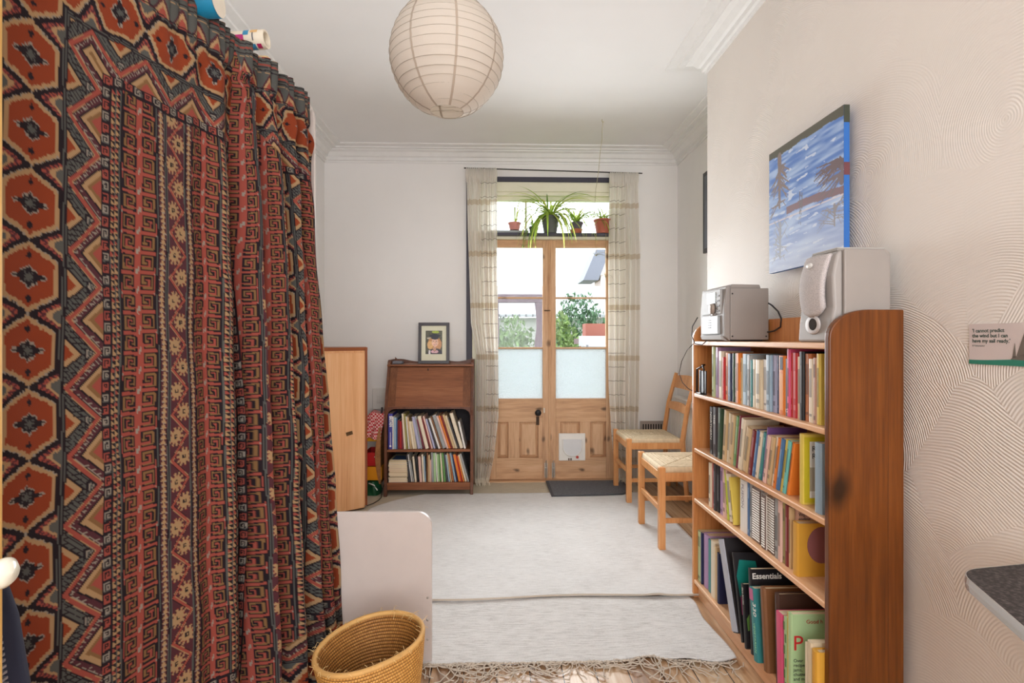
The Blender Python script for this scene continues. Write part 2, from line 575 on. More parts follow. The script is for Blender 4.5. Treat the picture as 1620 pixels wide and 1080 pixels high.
# white lining of the opening
CREAM = plain((232, 228, 206), 0.5)
mb = MB()
mb.box(-0.195, -0.10, BY - 0.014, BY, 0, 2.438); mb.box(0.985, 1.075, BY - 0.014, BY, 0, 2.438)
mb.box(OX0, -0.10, BY, BY + T, 0, 2.44); mb.box(0.985, OX1, BY, BY + T, 0, 2.44)
mb.box(-0.10, 0.985, BY - 0.012, BY + T, 2.36, 2.438)
mb.box(-0.10, 0.985, BY - 0.004, BY + T, 2.33, 2.36)
struct(mb.build('trim_3', CREAM, bevel=0.003))
# threshold
struct(MB().box(-0.10, 0.985, BY - 0.03, BY + T, 0.0, 0.012).build('trim_4', DOOR_PINE_H, bevel=0.003))


def glass_mat(name, tint=(0.97, 0.99, 0.99), refl=0.012, frost=None):
    m, nt, b = newmat(name)
    nt.nodes.remove(b)
    out = nt.nodes['Material Output']
    tr = N(nt, 'ShaderNodeBsdfTransparent'); tr.inputs[0].default_value = tint + (1,)
    gl = N(nt, 'ShaderNodeBsdfGlossy'); gl.inputs['Roughness'].default_value = 0.03
    mx = N(nt, 'ShaderNodeMixShader'); mx.inputs[0].default_value = refl
    l = nt.links.new
    first = tr
    if frost:
        tl = N(nt, 'ShaderNodeBsdfTranslucent'); tl.inputs[0].default_value = frost + (1,)
        df = N(nt, 'ShaderNodeBsdfDiffuse'); df.inputs[0].default_value = (0.85, 0.9, 0.92, 1)
        tc = N(nt, 'ShaderNodeTexCoord')
        vo = N(nt, 'ShaderNodeTexVoronoi', i_Scale=110.0)
        l(tc.outputs['Object'], vo.inputs['Vector'])
        bp = N(nt, 'ShaderNodeBump', i_Strength=0.9, i_Distance=0.004)
        l(vo.outputs['Distance'], bp.inputs['Height'])
        l(bp.outputs[0], tl.inputs['Normal']); l(bp.outputs[0], gl.inputs['Normal']); l(bp.outputs[0], df.inputs['Normal'])
        m2 = N(nt, 'ShaderNodeMixShader'); m2.inputs[0].default_value = 0.25
        l(tl.outputs[0], m2.inputs[1]); l(df.outputs[0], m2.inputs[2])
        m3 = N(nt, 'ShaderNodeMixShader'); m3.inputs[0].default_value = 0.06
        l(m2.outputs[0], m3.inputs[1]); l(tr.outputs[0], m3.inputs[2])
        first = m3
        gl.inputs['Roughness'].default_value = 0.3
    l(first.outputs[0], mx.inputs[1]); l(gl.outputs[0], mx.inputs[2])
    l(mx.outputs[0], out.inputs[0])
    return m


GLASS = glass_mat('clear_glass')
FROST = glass_mat('obscured_glass', frost=(0.60, 0.64, 0.67))
DY = BY + 0.03   # face of the door leaves
TH = 0.04


def door_leaf(name, x0, x1, gx0, gx1, panels):
    root = bpy.data.objects.new(name, None); COL.objects.link(root); root.location = (x0, DY, 0); struct(root)
    w = x1 - x0; g0 = gx0 - x0; g1 = gx1 - x0
    m = MB()
    m.box(0, g0, 0, TH, 0.015, 1.975); m.box(g1, w, 0, TH, 0.015, 1.975)
    m.build('stile', DOOR_PINE, root, bevel=0.003)
    m = MB()
    m.box(g0, g1, 0, TH, 1.915, 1.975); m.box(g0, g1, 0, TH, 0.485, 0.676); m.box(g0, g1, 0, TH, 0.015, 0.192)
    m.build('rail', DOOR_PINE_H, root, bevel=0.002)
    m = MB()
    for z in (1.502, 1.09): m.box(g0, g1, 0.006, TH - 0.006, z - 0.007, z + 0.007)
    m.build('glazing_bar', DOOR_PINE_H, root, bevel=0.002)
    # muntin posts between and beside the sunk panels
    m = MB()
    edges = [g0] + [e - x0 for p in panels for e in p] + [g1]
    for i in range(0, len(edges), 2):
        if edges[i + 1] - edges[i] > 0.004: m.box(edges[i], edges[i + 1], 0, TH, 0.192, 0.485)
    m.build('muntin', DOOR_PINE, root, bevel=0.002)
    for a, b_ in panels:
        a -= x0; b_ -= x0
        q = MB()
        q.box(a, b_, 0.028, 0.034, 0.192, 0.485)
        # raised field with sloping margins
        i = 0.024
        v = [(a, 0.028, 0.192), (b_, 0.028, 0.192), (b_, 0.028, 0.485), (a, 0.028, 0.485),
             (a + i, 0.010, 0.192 + i), (b_ - i, 0.010, 0.192 + i), (b_ - i, 0.010, 0.485 - i), (a + i, 0.010, 0.485 - i)]
        q.add(v, [(4, 5, 6, 7), (0, 1, 5, 4), (1, 2, 6, 5), (2, 3, 7, 6), (3, 0, 4, 7)])
        q.build('door_panel', DOOR_PINE, root)
    for z0, z1, mt in ((1.509, 1.915, GLASS), (1.097, 1.495, GLASS), (0.676, 1.083, FROST)):
        MB().box(g0, g1, 0.018, 0.022, z0, z1).build('pane', mt, root)
    return root


d1 = door_leaf('door_1', -0.098, 0.432, 0.0, 0.381, [(0.012, 0.10), (0.19, 0.345)])
d2 = door_leaf('door_2', 0.438, 0.983, 0.489, 0.904, [(0.525, 0.687), (0.772, 0.903)])
# knob, escutcheon, latch, bolts
k = MB(); k.lathe([(0.0, -0.062), (0.018, -0.060), (0.026, -0.05), (0.026, -0.042), (0.018, -0.034), (0.009, -0.028), (0.009, 0.0)], 24, M=Matrix.Rotation(R(-90), 4, 'X'))
kn = k.build('door_knob', BLACK, d1, loc=(0.438, 0, 0.565), rot=(0, 0, 0), smooth=True)
# lathe profile built along -Y
for v_ in kn.data.vertices: v_.co.y = -abs(v_.co.y)
MB().box(0.425, 0.451, -0.003, 0, 0.46, 0.53).build('keyhole_plate', plain((70, 52, 40), 0.5, 0.6), d1, bevel=0.002)
MB().box(0.485, 0.497, -0.006, 0, 0.56, 0.60).build('catch', plain((214, 206, 190), 0.4), d1, bevel=0.002)
m = MB(); m.box(0.495, 0.527, -0.008, 0, 1.392, 1.402); m.tube([(0.49, -0.012, 1.397), (0.54, -0.012, 1.397)], 0.004)
m.build('latch', plain((96, 78, 58), 0.4, 0.8), d1)
for rt, xs in ((d1, 0.493), (d2, 0.018)):
    m = MB(); m.box(xs, xs + 0.026, -0.004, 0, 0.03, 0.15); m.tube([(xs + 0.013, -0.009, 0.02), (xs + 0.013, -0.009, 0.17)], 0.005)
    m.box(xs + 0.004, xs + 0.022, -0.016, 0, 0.10, 0.115)
    m.build('bolt', plain((196, 190, 180), 0.35, 0.9), rt, bevel=0.001)
# weather moulding over the meeting of the leaves
m = MB(); m.tube([(0.535, -0.002, 0.02), (0.535, -0.002, 1.972)], 0.009, 8)
m.build('meeting_bead', DOOR_PINE, d1)
# cat flap
cf = bpy.data.objects.new('cat_flap', None); COL.objects.link(cf); cf.parent = d2; cf.location = (0.075, 0, 0.169)
WHITEP = plain((236, 234, 228), 0.35)
MB().box(0, 0.217, -0.014, 0, 0, 0.223).build('flap_frame', WHITEP, cf, bevel=0.004)
arc = [(0.032, 0.175), (0.032, 0.13)] + [(0.11 + 0.078 * math.cos(a), 0.115 + 0.078 * math.sin(a)) for a in np.linspace(R(190), R(350), 14)] + [(0.188, 0.13), (0.188, 0.175)]
MB().prism(arc, 'y', -0.022, -0.014).build('flap_door', plain((222, 224, 226), 0.2), cf, bevel=0.002)
mo_ = MB(); mo_.tube([(p[0], -0.021, p[1]) for p in arc], 0.0035, 6)
mo_.build('flap_moulding', WHITEP, cf, smooth=True)
MB().lathe([(0.0, 0.004), (0.010, 0.003), (0.012, 0)], 16, M=Matrix.Rotation(R(90), 4, 'X')).build('lock_dial', plain((190, 62, 48), 0.4), cf, loc=(0.15, -0.0205, 0.03))
m = MB()
for xx in (0.076, 0.094): m.box(xx, xx + 0.01, -0.022, -0.012, 0.004, 0.022)
m.build('catch', plain((96, 80, 70), 0.5), cf)

# transom light over the doors
tw = bpy.data.objects.new('window_1', None); COL.objects.link(tw); tw.location = (-0.10, BY + 0.03, 1.98); struct(tw)
m = MB()
m.box(0, 1.085, 0, 0.05, 0.0, 0.05); m.box(0, 1.085, 0, 0.05, 0.318, 0.352)
m.box(0, 0.05, 0, 0.05, 0.05, 0.318); m.box(1.035, 1.085, 0, 0.05, 0.05, 0.318); m.box(0.335, 0.352, 0.005, 0.045, 0.05, 0.318)
m.build('window_frame', CREAM, tw, bevel=0.003)
MB().box(0.05, 1.035, 0.022, 0.026, 0.05, 0.318).build('pane', GLASS, tw)

# ================================================================== garden seen through the doors
GR = plain((104, 124, 84), 0.9, var=0.25)
g = struct(MB().box(-9, 11, BY + T, 30, -0.35, -0.1).build('ground', GR))


def bush(name, label, c, r, n, col, seed, cat='bush', leaf=0.05):
    rnd = random.Random(seed)
    root = thing(name, label, cat, (c[0], c[1], -0.1))
    b = MB()
    top = c[2] + 0.1
    for i in range(n):
        th = rnd.uniform(0, 2 * math.pi); u = rnd.uniform(-1, 1); rr = rnd.uniform(0.55, 1.0)
        p = Vector((r[0] * rr * math.sqrt(1 - u * u) * math.cos(th), r[1] * rr * math.sqrt(1 - u * u) * math.sin(th), top + r[2] * rr * u))
        if p.z < 0.02: p.z = rnd.uniform(0.02, 0.3)
        e = Euler((rnd.uniform(0, 6), rnd.uniform(0, 6), rnd.uniform(0, 6))).to_matrix()
        s = leaf * rnd.uniform(0.6, 1.3)
        q = [p + e @ Vector(v) * s for v in ((-1, 0, 0), (0, -0.45, 0.1), (1, 0, 0), (0, 0.45, 0.1))]
        b.mi = rnd.choice((0, 0, 1, 1, 2))
        b.add(q, [(0, 1, 2), (0, 2, 3)])
    cs = [plain(tuple(max(0, min(255, int(x * k_ * 0.66))) for x in col), 0.8, var=0.1) for k_ in (0.85, 1.0, 1.12)]
    b.build('foliage', cs, root)
    s_ = MB(); s_.tube([(0, 0, 0), (0.02, 0.01, max(0.3, top * 0.7))], [0.05, 0.03], 8)
    s_.build('stem', plain((110, 90, 70), 0.9), root)
    return root


bush('garden_bush', 'pale green leafy bush behind the left door panes', (0.22, 8.0, 0.75), (0.45, 0.5, 0.75), 1500, (150, 186, 120), 3)
bush('garden_bush', 'yellow flowering low bush at the foot of the wooden pergola post', (0.42, 7.2, 0.62), (0.35, 0.3, 0.3), 600, (226, 214, 110), 4)
bush('garden_tree', 'blue-green conifer behind the centre of the right door', (1.50, 9.9, 1.0), (0.55, 0.55, 1.05), 2200, (122, 168, 124), 5, 'tree')
bush('garden_bush', 'bright green bush beside the middle door post', (0.98, 8.6, 0.8), (0.36, 0.4, 0.8), 1300, (168, 204, 118), 6)
bush('garden_bush', 'purple-leaved shrub beside the garden brick pier', (1.28, 7.6, 0.6), (0.18, 0.2, 0.60), 700, (150, 106, 138), 7)
bush('garden_bush', 'greyish distant bush behind the pergola on the left', (-0.6, 10.6, 1.1), (0.9, 0.6, 0.9), 1500, (150, 168, 160), 8)
# neighbour's brick house, white-roofed outhouse, pergola, brick pier
def brick_mat():
    m, nt, b = newmat('pink_brick')
    tc = N(nt, 'ShaderNodeTexCoord')
    mp = N(nt, 'ShaderNodeMapping'); mp.inputs['Rotation'].default_value = (R(90), 0, 0)
    br = N(nt, 'ShaderNodeTexBrick', i_Scale=4.0)
    br.inputs['Color1'].default_value = lin((136, 84, 80)) + (1,)
    br.inputs['Color2'].default_value = lin((140, 84, 80)) + (1,)
    br.inputs['Mortar'].default_value = lin((170, 160, 156)) + (1,)
    nt.links.new(tc.outputs['Object'], mp.inputs[0]); nt.links.new(mp.outputs[0], br.inputs['Vector'])
    nt.links.new(br.outputs[0], b.inputs['Base Color']); b.inputs['Roughness'].default_value = 0.9
    return m


BRICK = brick_mat()
h = thing('neighbour_house', 'pink brick house far behind the pergola on the left', 'house', (-1.6, 14.5, -0.1))
MB().box(-2.2, 1.6, 0, 4, 0, 2.1).build('house_wall', BRICK, h)
MB().prism([(-2.3, 2.1), (1.7, 2.1), (1.5, 2.5), (-2.1, 2.5)], 'y', -0.1, 4.1).build('house_roof', plain((224, 224, 226), 0.8), h)
m = MB(); m.box(0.2, 0.9, -0.03, 0, 0.9, 1.7)
m.build('house_window', plain((200, 210, 222), 0.2), h)
h = thing('outhouse', 'long low outhouse with pale sheet roof beyond the garden', 'outhouse', (1.5, 12.2, -0.1))
MB().box(-4.5, 3.4, 0.3, 2.2, 0, 1.75).build('outhouse_wall', plain((170, 170, 168), 0.8), h)
m = MB(); m.prism([(0.0, 1.75), (2.5, 2.62), (2.5, 2.68), (0.0, 1.81)], 'x', -4.6, 3.5)
for i in range(54): m.box(-4.6 + i * 0.15, -4.57 + i * 0.15, 0.0, 0.02, 1.75, 1.82)
m.build('outhouse_roof', plain((152, 155, 162), 0.7), h)
h = thing('slate_gable', 'grey slate gable roof high behind the right door', 'roof', (2.62, 15.2, -0.1))
MB().prism([(-0.2, 2.9), (0.16, 3.75), (0.55, 3.75), (0.22, 2.9)], 'y', 0, 1.2).build('slate_slope', plain((122, 126, 138), 0.8), h)
MB().box(0.3, 1.6, 0.1, 1.1, 0.0, 3.5).build('gable_wall', plain((230, 214, 208), 0.8), h)
pg = thing('pergola', 'weathered wooden pergola frame standing behind the left door', 'pergola', (0.0, 6.6, -0.1))
PW = wood('weathered_wood', (62, 48, 56), (86, 68, 78), (106, 88, 96), scale=20, rough=0.9)
for x in (-0.02, 0.505):
    pt = [(x + 0.018 * math.sin(i * 1.1), 0.0, 0.2 * i) for i in range(10)]
    pt[0] = (x, 0, 0); pt[-1] = (x, 0, 1.74)
    m = MB(); m.tube(pt, [0.045 + 0.008 * math.sin(i * 2.3) for i in range(10)], 10)
    m.build('post', PW, pg, smooth=True)
MB().box(-0.1, 0.56, -0.05, 0.05, 1.7, 1.80).build('beam', PW, pg, bevel=0.006)
bp_ = thing('brick_pier', 'terracotta brick pier with capping stone behind the right door', 'pier', (1.25, 6.9, -0.1))
MB().box(-0.15, 0.3, 0, 0.3, 0, 1.20).build('pier_shaft', plain((178, 96, 70), 0.8), bp_)
MB().box(-0.22, 0.36, -0.05, 0.36, 1.20, 1.27).build('capping', plain((110, 92, 96), 0.8), bp_)
MB().box(-0.12, 0.28, 0.02, 0.28, 1.27, 1.46).build('chimney_block', plain((150, 92, 80), 0.8), bp_)
gb = thing('cold_frame', 'white garden frame with sloping lid in front of the brick pier', 'garden frame', (1.02, 6.2, -0.1))
MB().box(0.0, 0.5, 0, 0.4, 0, 1.18).build('frame_body', plain((190, 190, 194), 0.7), gb, bevel=0.01)
MB().prism([(-0.03, 1.18), (0.44, 1.18), (0.44, 1.30)], 'x', -0.02, 0.52).build('frame_lid', plain((176, 178, 184), 0.5), gb)
m = MB(); m.box(-0.005, 0.02, -0.03, 0.0, 0.9, 1.2); m.build('lid_prop', plain((120, 122, 130), 0.6), gb)
# ================================================================== patterned curtain (woven kilim design)
PAL = np.array([lin(c) for c in [
    (36, 27, 32),      # 0 dark
    (142, 62, 34),     # 1 rust
    (156, 76, 64),     # 2 salmon
    (172, 138, 100),   # 3 tan
    (88, 88, 84),     # 4 grey green
    (84, 44, 50),      # 5 maroon
    (132, 98, 62),     # 6 olive brown
    (150, 140, 128),   # 7 light grey
    (128, 42, 44),     # 8 deep red
]])
KEY = ["722222222222", "200000000022", "206666666022", "206000006022", "206022206022", "206020006022",
       "206020666022", "206020000022", "206022222222", "206666666027", "200000000027", "222222222227"]
SPI = ["00000000", "02222220", "02000020", "02022020", "02020020", "02022220", "02222220", "00000000"]
SPG = ["00000000", "07777770", "07000070", "07077070", "07070070", "07077770", "04444440", "00000000"]
BM = {k: np.array([[int(c) for c in r] for r in v]) for k, v in dict(key=KEY, spi=SPI, spg=SPG).items()}


def bmp(name, u, v):
    b = BM[name]; h, w = b.shape
    return b[np.clip((v * h).astype(int), 0, h - 1), np.clip((u * w).astype(int), 0, w - 1)]


REP = 0.137


def medal(a, b):
    """a: 0..0.115 across, b: metres along"""
    x = a - 0.0575
    y = (b % REP) - REP / 2
    q = 0.0035
    xs = np.round(x / q) * q; ys = np.round(y / q) * q
    ax, ay = np.abs(xs), np.abs(ys)
    d = np.maximum(ax / 0.050, (ax * 0.62 + ay) / 0.066)
    out = np.full(a.shape, 0)
    # ground outside: dark crossing bands with stepped tan and salmon triangles at the sides
    side = (0.0575 - ax) + 0.0
    yy = REP / 2 - np.abs(y)
    tri = yy + 0.55 * side
    out = np.where(ax > 0.024, 6, out)
    st = (np.floor((yy * 1.4 + ax) / 0.007) % 2)
    out = np.where((ax > 0.020) & (yy < (ax - 0.014) * 0.75), np.where(st > 0, 2, 5), out)
    out = np.where((ax > 0.034) & (yy < (ax - 0.030) * 0.75), 3, out)
    out = np.where((ax > 0.043) & (yy < (ax - 0.038) * 0.75), 4, out)
    dd = np.maximum(np.abs(x) / 0.050, (np.abs(x) * 0.62 + np.abs(y)) / 0.066)
    out = np.where(dd < 1.18, 0, out)
    out = np.where(d < 1.02, 7, out)
    out = np.where(d < 0.99, 3, out)
    out = np.where(d < 0.86, 1, out)
    m = ax * 0.62 + ay
    notch = (np.abs(ax - 0.020) < 0.0035) & (ay > 0.006)
    out = np.where((m < 0.0215) & (ax < 0.036) & ~notch, 7, out)
    out = np.where((m < 0.0180) & (ax < 0.034) & ~notch, 0, out)
    out = np.where((ax < 0.010) & (ay < 0.010) & ((ax < 0.0018) | (ay < 0.0018) | (np.abs(ax - ay) < 0.002)), 4, out)
    out = np.where((ax + np.abs(ay - 0.040) < 0.0065), 0, out)
    return out


def zig(a, b, w=0.075):
    y = b % REP
    t = np.abs(y / REP * 2 - 1)            # 1 at ends, 0 in the middle
    c = w * (0.06 + 0.86 * (1 - t))
    dl = a - c
    out = np.where(dl > 0, 5, 4)
    # nested triangles right of the line, in the valleys
    r = (w - a) * 0.75; k = (t - 0.0) * REP / 2
    kv = REP / 2 - k
    f = r + kv * 0.8
    # right side (t near 1)
    out = np.where((dl > 0) & (f < 0.038), 0, out)
    out = np.where((dl > 0) & (f < 0.034), 3, out)
    out = np.where((dl > 0) & (f < 0.024), 6, out)
    out = np.where((dl > 0) & (f < 0.016), 2, out)
    cell = (np.floor(y / 0.0115) + np.floor(a / 0.0115)) % 2
    fy = (y % 0.0115) / 0.0115; fa = (a % 0.0115) / 0.0115
    edge = (fy < 0.16) | (np.abs(fy - fa) < 0.13)
    out = np.where((dl > 0) & (f >= 0.042) & (f < 0.066) & edge, 7, out)
    f2 = a * 0.75 + k * 0.8
    out = np.where((dl <= 0) & edge, 0, out)
    out = np.where((dl <= 0) & (f2 < 0.027), 0, out)
    out = np.where((dl <= 0) & (f2 < 0.023), 3, out)
    out = np.where((dl <= 0) & (f2 < 0.013), 1, out)
    dia = np.abs(a - c + 0.019) + np.abs(k) * 1.0
    out = np.where((dl <= 0) & (dia < 0.012), 0, out)
    out = np.where((dl <= 0) & (dia < 0.008), 7, out)
    out = np.where((dl <= 0) & (dia < 0.005), 4, out)
    out = np.where(np.abs(dl + 0.001) < 0.0088, 0, out)
    out = np.where(np.abs(dl + 0.001) < 0.0070, 3, out)
    out = np.where(np.abs(dl + 0.001) < 0.0056, 2, out)
    return out


def squares(a, b, w=0.02):
    p = 0.05
    y = b % p
    red = y < p / 2
    u = np.clip(a / w, 0, 0.999); v = (y % (p / 2)) / (p / 2)
    return np.where(red, bmp('spi', u, v), bmp('spg', u, v))


def tris(a, b, w):
    p = 0.0125
    v = (b % p) / p; u = np.abs(a / w - 0.5) * 2
    out = np.where(u < v * 0.72, 3, 5)
    out = np.where(v < 0.10, 7, out)
    return np.where(u > 0.86, 0, out)


def saw(a, b, w):
    p = 0.0125
    n2 = np.floor(a / (w / 2))
    u = (a % (w / 2)) / (w / 2); v = (b % p) / p
    out = np.where(v < u * 0.9, 0, np.where((np.floor(b / p) % 2) > 0, 3, 2))
    out = np.where(v > 0.86, 3, out)
    return np.where((u > 0.88) | (u < 0.08), 4, out)


def key(a, b, w=0.085):
    p = 0.045
    u = a / w
    left = u < 0.5
    uu = np.where(left, u * 2, (1 - u) * 2)
    uu = np.clip(uu, 0, 0.999)
    v = ((b + np.where(left, 0, 0.006)) % p) / p
    out = bmp('key', uu, v)
    return np.where((u < 0.03) | (u > 0.97), 0, out)


def snow(a, b, w=0.06):
    p = 0.11
    y = b % p
    t = np.abs(y / p * 2 - 1)
    c = w * (0.08 + 0.84 * (1 - t))
    out = np.full(a.shape, 5)
    # flowers left at the ends, right in the middle
    for cx, cy in ((w * 0.30, 0.0), (w * 0.30, p), (w * 0.70, p / 2)):
        dx, dy = a - cx, y - cy
        r = np.hypot(dx, dy); th = np.arctan2(dy, dx)
        rr = 0.0185 + 0.0038 * np.sign(np.sin(th * 10))
        out = np.where(r < rr + 0.0016, 8, out)
        out = np.where(r < rr, 3, out)
        out = np.where((np.abs(dx) < 0.0048) & (np.abs(dy) < 0.0048) & ~((np.abs(dx - 0.001) < 0.0022) & (np.abs(dy + 0.001) < 0.0022)), 0, out)
    # ribbon runs opposite the flowers
    c2 = w - c
    line = np.abs(a - (w * (0.10 + 0.80 * t))) 
    out = np.where(line < 0.0062, 0, out)
    out = np.where(line < 0.0050, 3, out)
    out = np.where(line < 0.0038, 2, out)
    out = np.where((a < 0.0018) | (a > w - 0.0018), 4, out)
    return out


def stripes(a, b, w):
    return np.where((a % 0.005) < 0.0022, 4, 0)


ELS = dict(medal=(medal, 0.115), zig=(zig, 0.075), sq=(squares, 0.02), key=(key, 0.085), snow=(snow, 0.06))


def heading(a, b):
    out = np.full(a.shape, 4)
    y = (b % 0.06) / 0.06; t = np.abs(y * 2 - 1)
    v = (a - 0.045) / 0.05
    out = np.where((v > 0) & (v < 1) & (t < v), 5, out)
    out = np.where((v > 0.1) & (v < 1) & (t < v - 0.22), 3, out)
    out = np.where((v > 0.3) & (v < 1) & (t < v - 0.5), 2, out)
    for q_, c_, w_ in ((0.008, 0, 0.003), (0.020, 2, 0.005), (0.026, 0, 0.002), (0.036, 0, 0.003), (0.044, 3, 0.002), (0.092, 0, 0.003), (0.098, 0, 0.002)):
        out = np.where(np.abs(a - q_) < w_ / 2, c_, out)
    return out


def weave(cols, s, z, top, border=True):
    """s, z arrays (metres). cols = list of (kind, width)"""
    out = np.zeros(s.shape, dtype=int)
    x = 0.0
    v = top - z
    for kind, w in cols:
        msk = (s >= x) & (s < x + w)
        a = np.where(msk, s - x, 0.001)
        if kind == 'str': r = stripes(a, v, w)
        elif kind == 'tri': r = tris(a, v, w)
        elif kind == 'saw': r = saw(a, v, w)
        elif kind == 'zigr': r = zig(np.clip(w - a, 0, w), v)
        else: r = ELS[kind][0](a, v)
        out = np.where(msk, r, out)
        x += w
    if border:
        for flip in (0, 1):
            dt = v if not flip else z + 0.05
            o = [('str', 0.0, 0.10), ('medal', 0.10, 0.215), ('str', 0.215, 0.225), ('zig', 0.225, 0.300), ('sq', 0.300, 0.320)]
            for kind, a0, a1 in o:
                msk = (dt >= a0) & (dt < a1) & (s > dt - 0.0)
                a = np.where(msk, dt - a0, 0.001)
                if kind == 'str': r = heading(a, s) if a1 - a0 > 0.05 else stripes(a, s, 1)
                else: r = ELS[kind][0](a, s)
                out = np.where(msk, r, out)
            out = np.where((np.abs(dt - 0.322) < 0.003) & (s > 0.3), 0, out)
    return out


UD = np.array([math.sin(R(10.8)), math.cos(R(10.8))])
ND = np.array([math.cos(R(10.8)), -math.sin(R(10.8))])
P0 = np.array([-0.671, 2.0])
CTOP = 2.03


def curtain(name, label, t0, t1, foldf, ampf, cols, s0, flare, zb=0.012, cell=0.0028, scale=1.0, group=None, pleat=0.085, fit=None):
    tt = np.linspace(t0, t1, 4000)
    f = foldf(tt)
    arc = np.concatenate([[0], np.cumsum(np.hypot(np.diff(tt), np.diff(f)))])
    L = arc[-1]
    nu = int(L / cell)
    ss = np.linspace(0, L, nu)
    t = np.interp(ss, arc, tt)
    nz = int((CTOP - zb) / cell)
    z = np.linspace(CTOP, zb, nz)
    TT, ZZ = np.meshgrid(t, z, indexing='ij')
    S = np.repeat(ss[:, None], nz, 1) * scale + s0
    dt = CTOP - ZZ
    A = ampf(dt)
    n = foldf(TT + 0.006 * np.sin(ZZ * 2.7 + TT * 9)) * A
    # pencil pleats of the heading tape
    hp = np.clip(1 - dt / 0.16, 0, 1) ** 0.6
    ph = (TT + 0.006 * np.sin(TT * 40)) * math.pi / 0.033
    pw = np.clip((TT + 0.85) / 0.35, 0.25, 1)
    n = n + 0.017 * pw * hp * (np.abs(np.sin(ph)) ** 0.7) * (1 + 0.25 * np.sin(S * 37))
    n = n - 0.013 * pw * np.exp(-((dt - 0.115) / 0.014) ** 2) * (0.7 + 0.3 * np.sin(ph))
    # puffs under the tape
    n = n + 0.013 * pw * np.exp(-((dt - 0.165) / 0.035) ** 2) * (0.5 + 0.5 * np.sin(S * 70 + 1.3))
    n = n + 0.0025 * np.sin(TT * 31 + ZZ * 3.0) * np.clip(dt / 0.4, 0, 1) + 0.0015 * np.sin(ZZ * 21 + TT * 13)
    n = n + flare(TT) * (dt / CTOP) ** 1.15
    X = P0[0] + UD[0] * TT + ND[0] * n
    Y = P0[1] + UD[1] * TT + ND[1] * n
    sag = 0.004 * np.sin(TT * 17)
    P = np.stack([X, Y, ZZ + sag * np.clip(dt / 2, 0, 1)], -1)
    # the printed cloth wanders a little
    if fit:
        S = (S - S.min()) / (S.max() - S.min()) * (fit[1] - fit[0]) + fit[0]
    Sw = S + 0.0022 * np.sin(ZZ * 14 + S * 20)
    Zw = ZZ + 0.004 * np.sin(S * 30) + 0.0015 * np.sin(S * 85)
    idx = weave(cols, Sw, Zw, CTOP)
    col = PAL[idx] * 0.72
    o = grid_mesh(name, P, col, CLOTH)
    tag(o, label, 'curtain', group)
    return o


CLOTH = attr_mat('kilim_cloth', 0.85, 0.15, weave=0.25)
COLS1 = [('str', 0.10), ('medal', 0.115), ('str', 0.010), ('zig', 0.075), ('sq', 0.022), ('saw', 0.02), ('str', 0.005), ('key', 0.085), ('str', 0.005), ('tri', 0.018), ('str', 0.006),
         ('snow', 0.06), ('str', 0.005), ('tri', 0.018), ('key', 0.085), ('str', 0.004), ('saw', 0.03), ('sq', 0.022), ('str', 0.005), ('medal', 0.115), ('str', 0.02)]
COLS2 = [('sq', 0.022), ('str', 0.006), ('key', 0.085), ('str', 0.004), ('snow', 0.06), ('str', 0.005), ('tri', 0.018), ('key', 0.085), ('str', 0.005), ('saw', 0.02), ('medal', 0.115), ('str', 0.010),
         ('zig', 0.075), ('tri', 0.018), ('str', 0.004), ('key', 0.085), ('str', 0.006), ('medal', 0.115), ('str', 0.02)]


def fold1(t):
    w = np.clip((t + 0.72) / 0.2, 0.12, 1)
    e = np.exp(-((t + 0.405) / 0.03) ** 2) * -0.03
    return w * (0.010 * np.sin(t * 36 + 0.5) + 0.006 * np.sin(t * 61)) + 0.006 * np.sin(t * 9) + e


def fold2(t):
    # irregular deep folds; u runs 0..1 over the bunched half
    u = (t + 0.43) / 0.45
    ph = 2 * math.pi * (u * 4.6 + 0.12 * np.sin(u * 9) + 0.55)
    s_ = np.sin(ph)
    return 0.052 * (np.sign(s_) * np.abs(s_) ** 0.8) * (1 - 0.25 * u) + 0.006 * np.sin(ph * 2.3)


curtain('curtain', 'dark red kilim-patterned curtain filling the left edge of the picture, hanging almost flat', -1.33, -0.40, fold1,
        lambda dt: 0.4 + 0.6 * np.clip(dt / 0.5, 0, 1), COLS1, -0.20 + 0.0, lambda t: np.interp(t, [-1.33, -1.05, -0.45], [-0.05, -0.035, 0.055]), scale=1.0, group='patterned curtains in front of the shelving')
curtain('curtain', 'dark red kilim-patterned curtain bunched in deep folds above the straw basket', -0.43, 0.0, fold2,
        lambda dt: np.interp(dt, [0, 0.1, 0.4, 2.1], [0.30, 0.42, 0.95, 1.15]), COLS2, 0.0, lambda t: np.interp(t, [-0.43, 0.02], [0.06, 0.125]), scale=1.0, fit=(0.0, 0.730), group='patterned curtains in front of the shelving')

# rail
m = MB()
a = P0 + UD * -1.36 - ND * 0.02; b = P0 + UD * 0.03 - ND * 0.02
m.tube([(a[0], a[1], 2.0), (b[0], b[1], 2.0)], 0.010, 10)
rl = m.build('curtain_rail', plain((210, 206, 200), 0.4, 0.3), smooth=False)
tag(rl, 'thin rail hidden behind the gathered heading of the patterned curtains', 'curtain rail')

# ------------------------------------------------------------------ shelving behind the curtain, ends of white board
BOARD = plain((202, 190, 184), 0.45)


def rounded_end(w, h, r):
    return [(0, 0), (w, 0)] + [(w - r + r * math.cos(a_), h - r + r * math.sin(a_)) for a_ in np.linspace(0, math.pi / 2, 12)] + [(0, h)]


